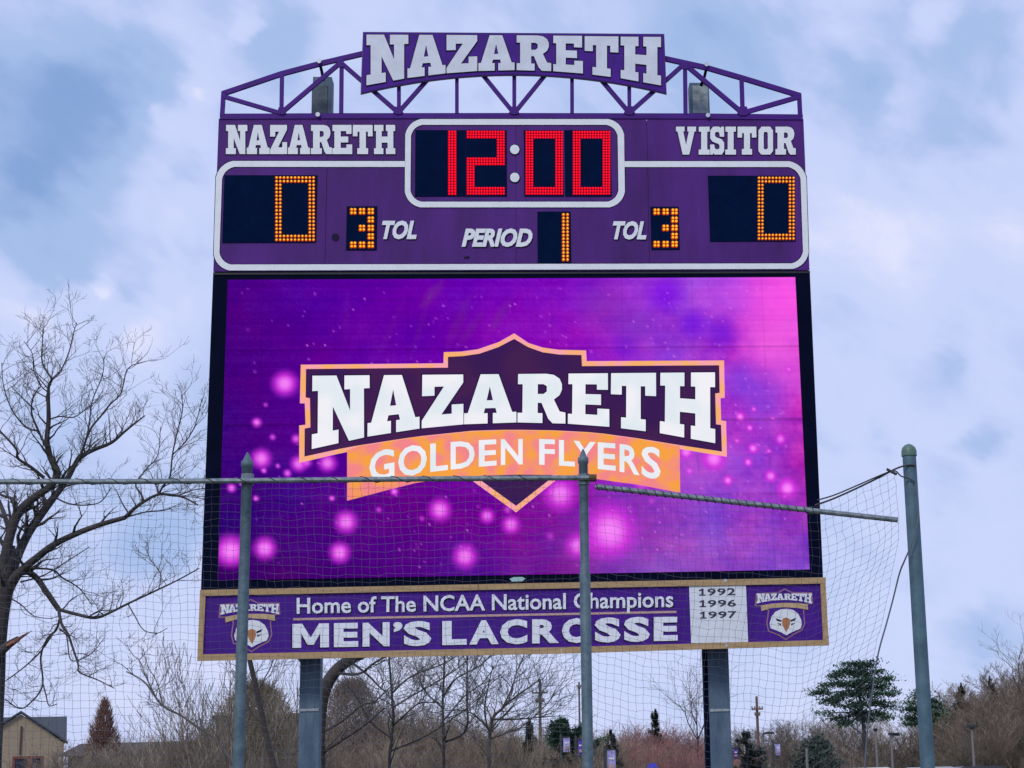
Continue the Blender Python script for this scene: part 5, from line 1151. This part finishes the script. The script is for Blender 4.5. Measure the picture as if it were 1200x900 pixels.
def banner(label, x0, x1, y0, y1, Y, m_, band=True):
    a, b = at(x0, y0, Y), at(x1, y1, Y); xp = a.x - .09; root = thing('banner_post', (xp, Y, 0), label, 'banner')
    mb = MB(); mb.tube([(xp, Y, 0), (xp, Y, a.z + .12)], .045, 8); obj('pole', mb, mat('dark_post', (.04, .045, .05), .5), root)
    mb = MB(); nz = 6
    for k in range(nz + 1): z = a.z + (b.z - a.z) * k / nz; w = .03 * math.sin(k * 1.3); mb.v += [(a.x, Y, z), ((a.x + b.x) / 2, Y + w, z), (b.x, Y + w * .4, z), (a.x, Y + .012, z), ((a.x + b.x) / 2, Y + w + .012, z), (b.x, Y + w * .4 + .012, z)]
    for k in range(nz):
        o = k * 6
        for i, j in ((0, 1), (1, 2), (2, 5), (5, 4), (4, 3), (3, 0)): mb.f.append((o + i, o + j, o + j + 6, o + i + 6)); mb.m.append(0)
    fl = obj('cloth', mb, m_, root)
    if band:
        for f0, f1 in ((.34, .42), (.62, .78)):
            mb = MB(); mb.box(((a.x + b.x) / 2, Y - .035, a.z + (b.z - a.z) * (f0 + f1) / 2), ((b.x - a.x) * .3, .004, (a.z - b.z) * (f1 - f0) / 2)); obj('print_band', mb, WHITE if f0 < .5 else PINKT, fl)
    for z in (a.z, b.z): mb = MB(); mb.tube([(xp, Y, z), (b.x, Y, z)], .018, 6); obj('bracket', mb, MATS['dark_post'], root)
banner('lavender banner in front of the green conifer', 660, 668, 864, 881.5, 66, BN)
banner('deep purple banner peeking out left of the middle net post', 677.4, 683, 866, 886, 66, BD)
banner('tallest lavender banner right of the middle net post', 711.6, 721.6, 878.5, 906, 58, BN)
banner('pale banner beside the grey street lamp', 908.4, 914.6, 871, 885.5, 66, BN)
banner('small banner tucked against the right scoreboard post', 859.6, 864.6, 877, 889, 66, BD)
# blue pop-up canopy
YC = 70; ca_, cb_ = at(758, 894.6, YC), at(772, 894.6, YC); cn = thing('canopy', ((ca_.x + cb_.x) / 2, YC, 0), 'small deep blue canopy in front of the reddish bushes', 'canopy')
mx = (ca_.x + cb_.x) / 2; zc = ca_.z; mb = MB(); hw = (cb_.x - ca_.x) / 2
mb.add([(mx - hw, YC, zc - .25), (mx + hw, YC, zc - .25), (mx + hw, YC + 1, zc - .25), (mx - hw, YC + 1, zc - .25), (mx - hw * .6, YC + .4, zc), (mx + hw * .6, YC + .4, zc), (mx - hw, YC, zc - .42), (mx + hw, YC, zc - .42), (mx + hw, YC + 1, zc - .42), (mx - hw, YC + 1, zc - .42)],
       [(0, 1, 5, 4), (1, 2, 5), (2, 3, 4, 5), (3, 0, 4), (0, 6, 7, 1), (1, 7, 8, 2), (2, 8, 9, 3), (3, 9, 6, 0)]); obj('cover', mb, mat('blue_canvas', (.035, .03, .36), .7), cn)
for sx in (-1, 1):
    for yy in (.03, .97): mb = MB(); mb.tube([(mx + sx * (hw - .03), YC + yy, 0), (mx + sx * (hw - .03), YC + yy, zc - .25)], .02, 6); obj('leg', mb, LG, cn)
# parked cars, only their roofs show
def car(label, x, yt, Y, col, nm):
    p = at(x, yt, Y); root = thing('parked_car', (p.x, Y, 0), label, 'car', 'cars parked behind the field'); s = p.z / 1.72; m_ = mat(nm, col, .3)
    prof_ = [(-2.3, .35), (2.25, .35), (2.3, .75), (2.1, .98), (1.15, 1.05), (.55, 1.62), (.2, 1.72), (-1.5, 1.72), (-2.0, 1.6), (-2.3, 1.05)]
    mb = MB(); mb.prism([[(p.x + a * s, b * s) for a, b in prof_]], Y - .9 * s, 1.8 * s); obj('body', mb, m_, root)
    for pts_ in ([(.95, 1.08), (.48, 1.52), (-.4, 1.56), (-.4, 1.08)], [(-.5, 1.08), (-.5, 1.56), (-1.5, 1.56), (-1.85, 1.1)]):
        mb = MB(); mb.prism([[(p.x + a * s, b * s) for a, b in pts_]], Y - .915 * s, .01); obj('window', mb, GL, root)
    for a in (-1.45, 1.45):
        for yy in (-.85, .65):
            mb = MB(); n = 14; mb.prism([[(p.x + (a + .36 * math.cos(6.283 * k / n)) * s, (.36 + .36 * math.sin(6.283 * k / n)) * s) for k in range(n)]], Y + yy * s - .08, .2 * s); w_ = obj('wheel', mb, mat('tyre', (.02, .02, .02), .8), root)
car('white parked car whose roof shows left of the thick pole', 1030, 899.2, 88, (.75, .77, .8), 'white_car_paint')
car('silver parked car whose roof shows right of the thick pole', 1104, 898.4, 88, (.5, .53, .56), 'silver_car_paint')
car('dark parked car whose roof shows under the lone lamp post', 1160, 897.4, 90, (.05, .05, .06), 'dark_car_paint')
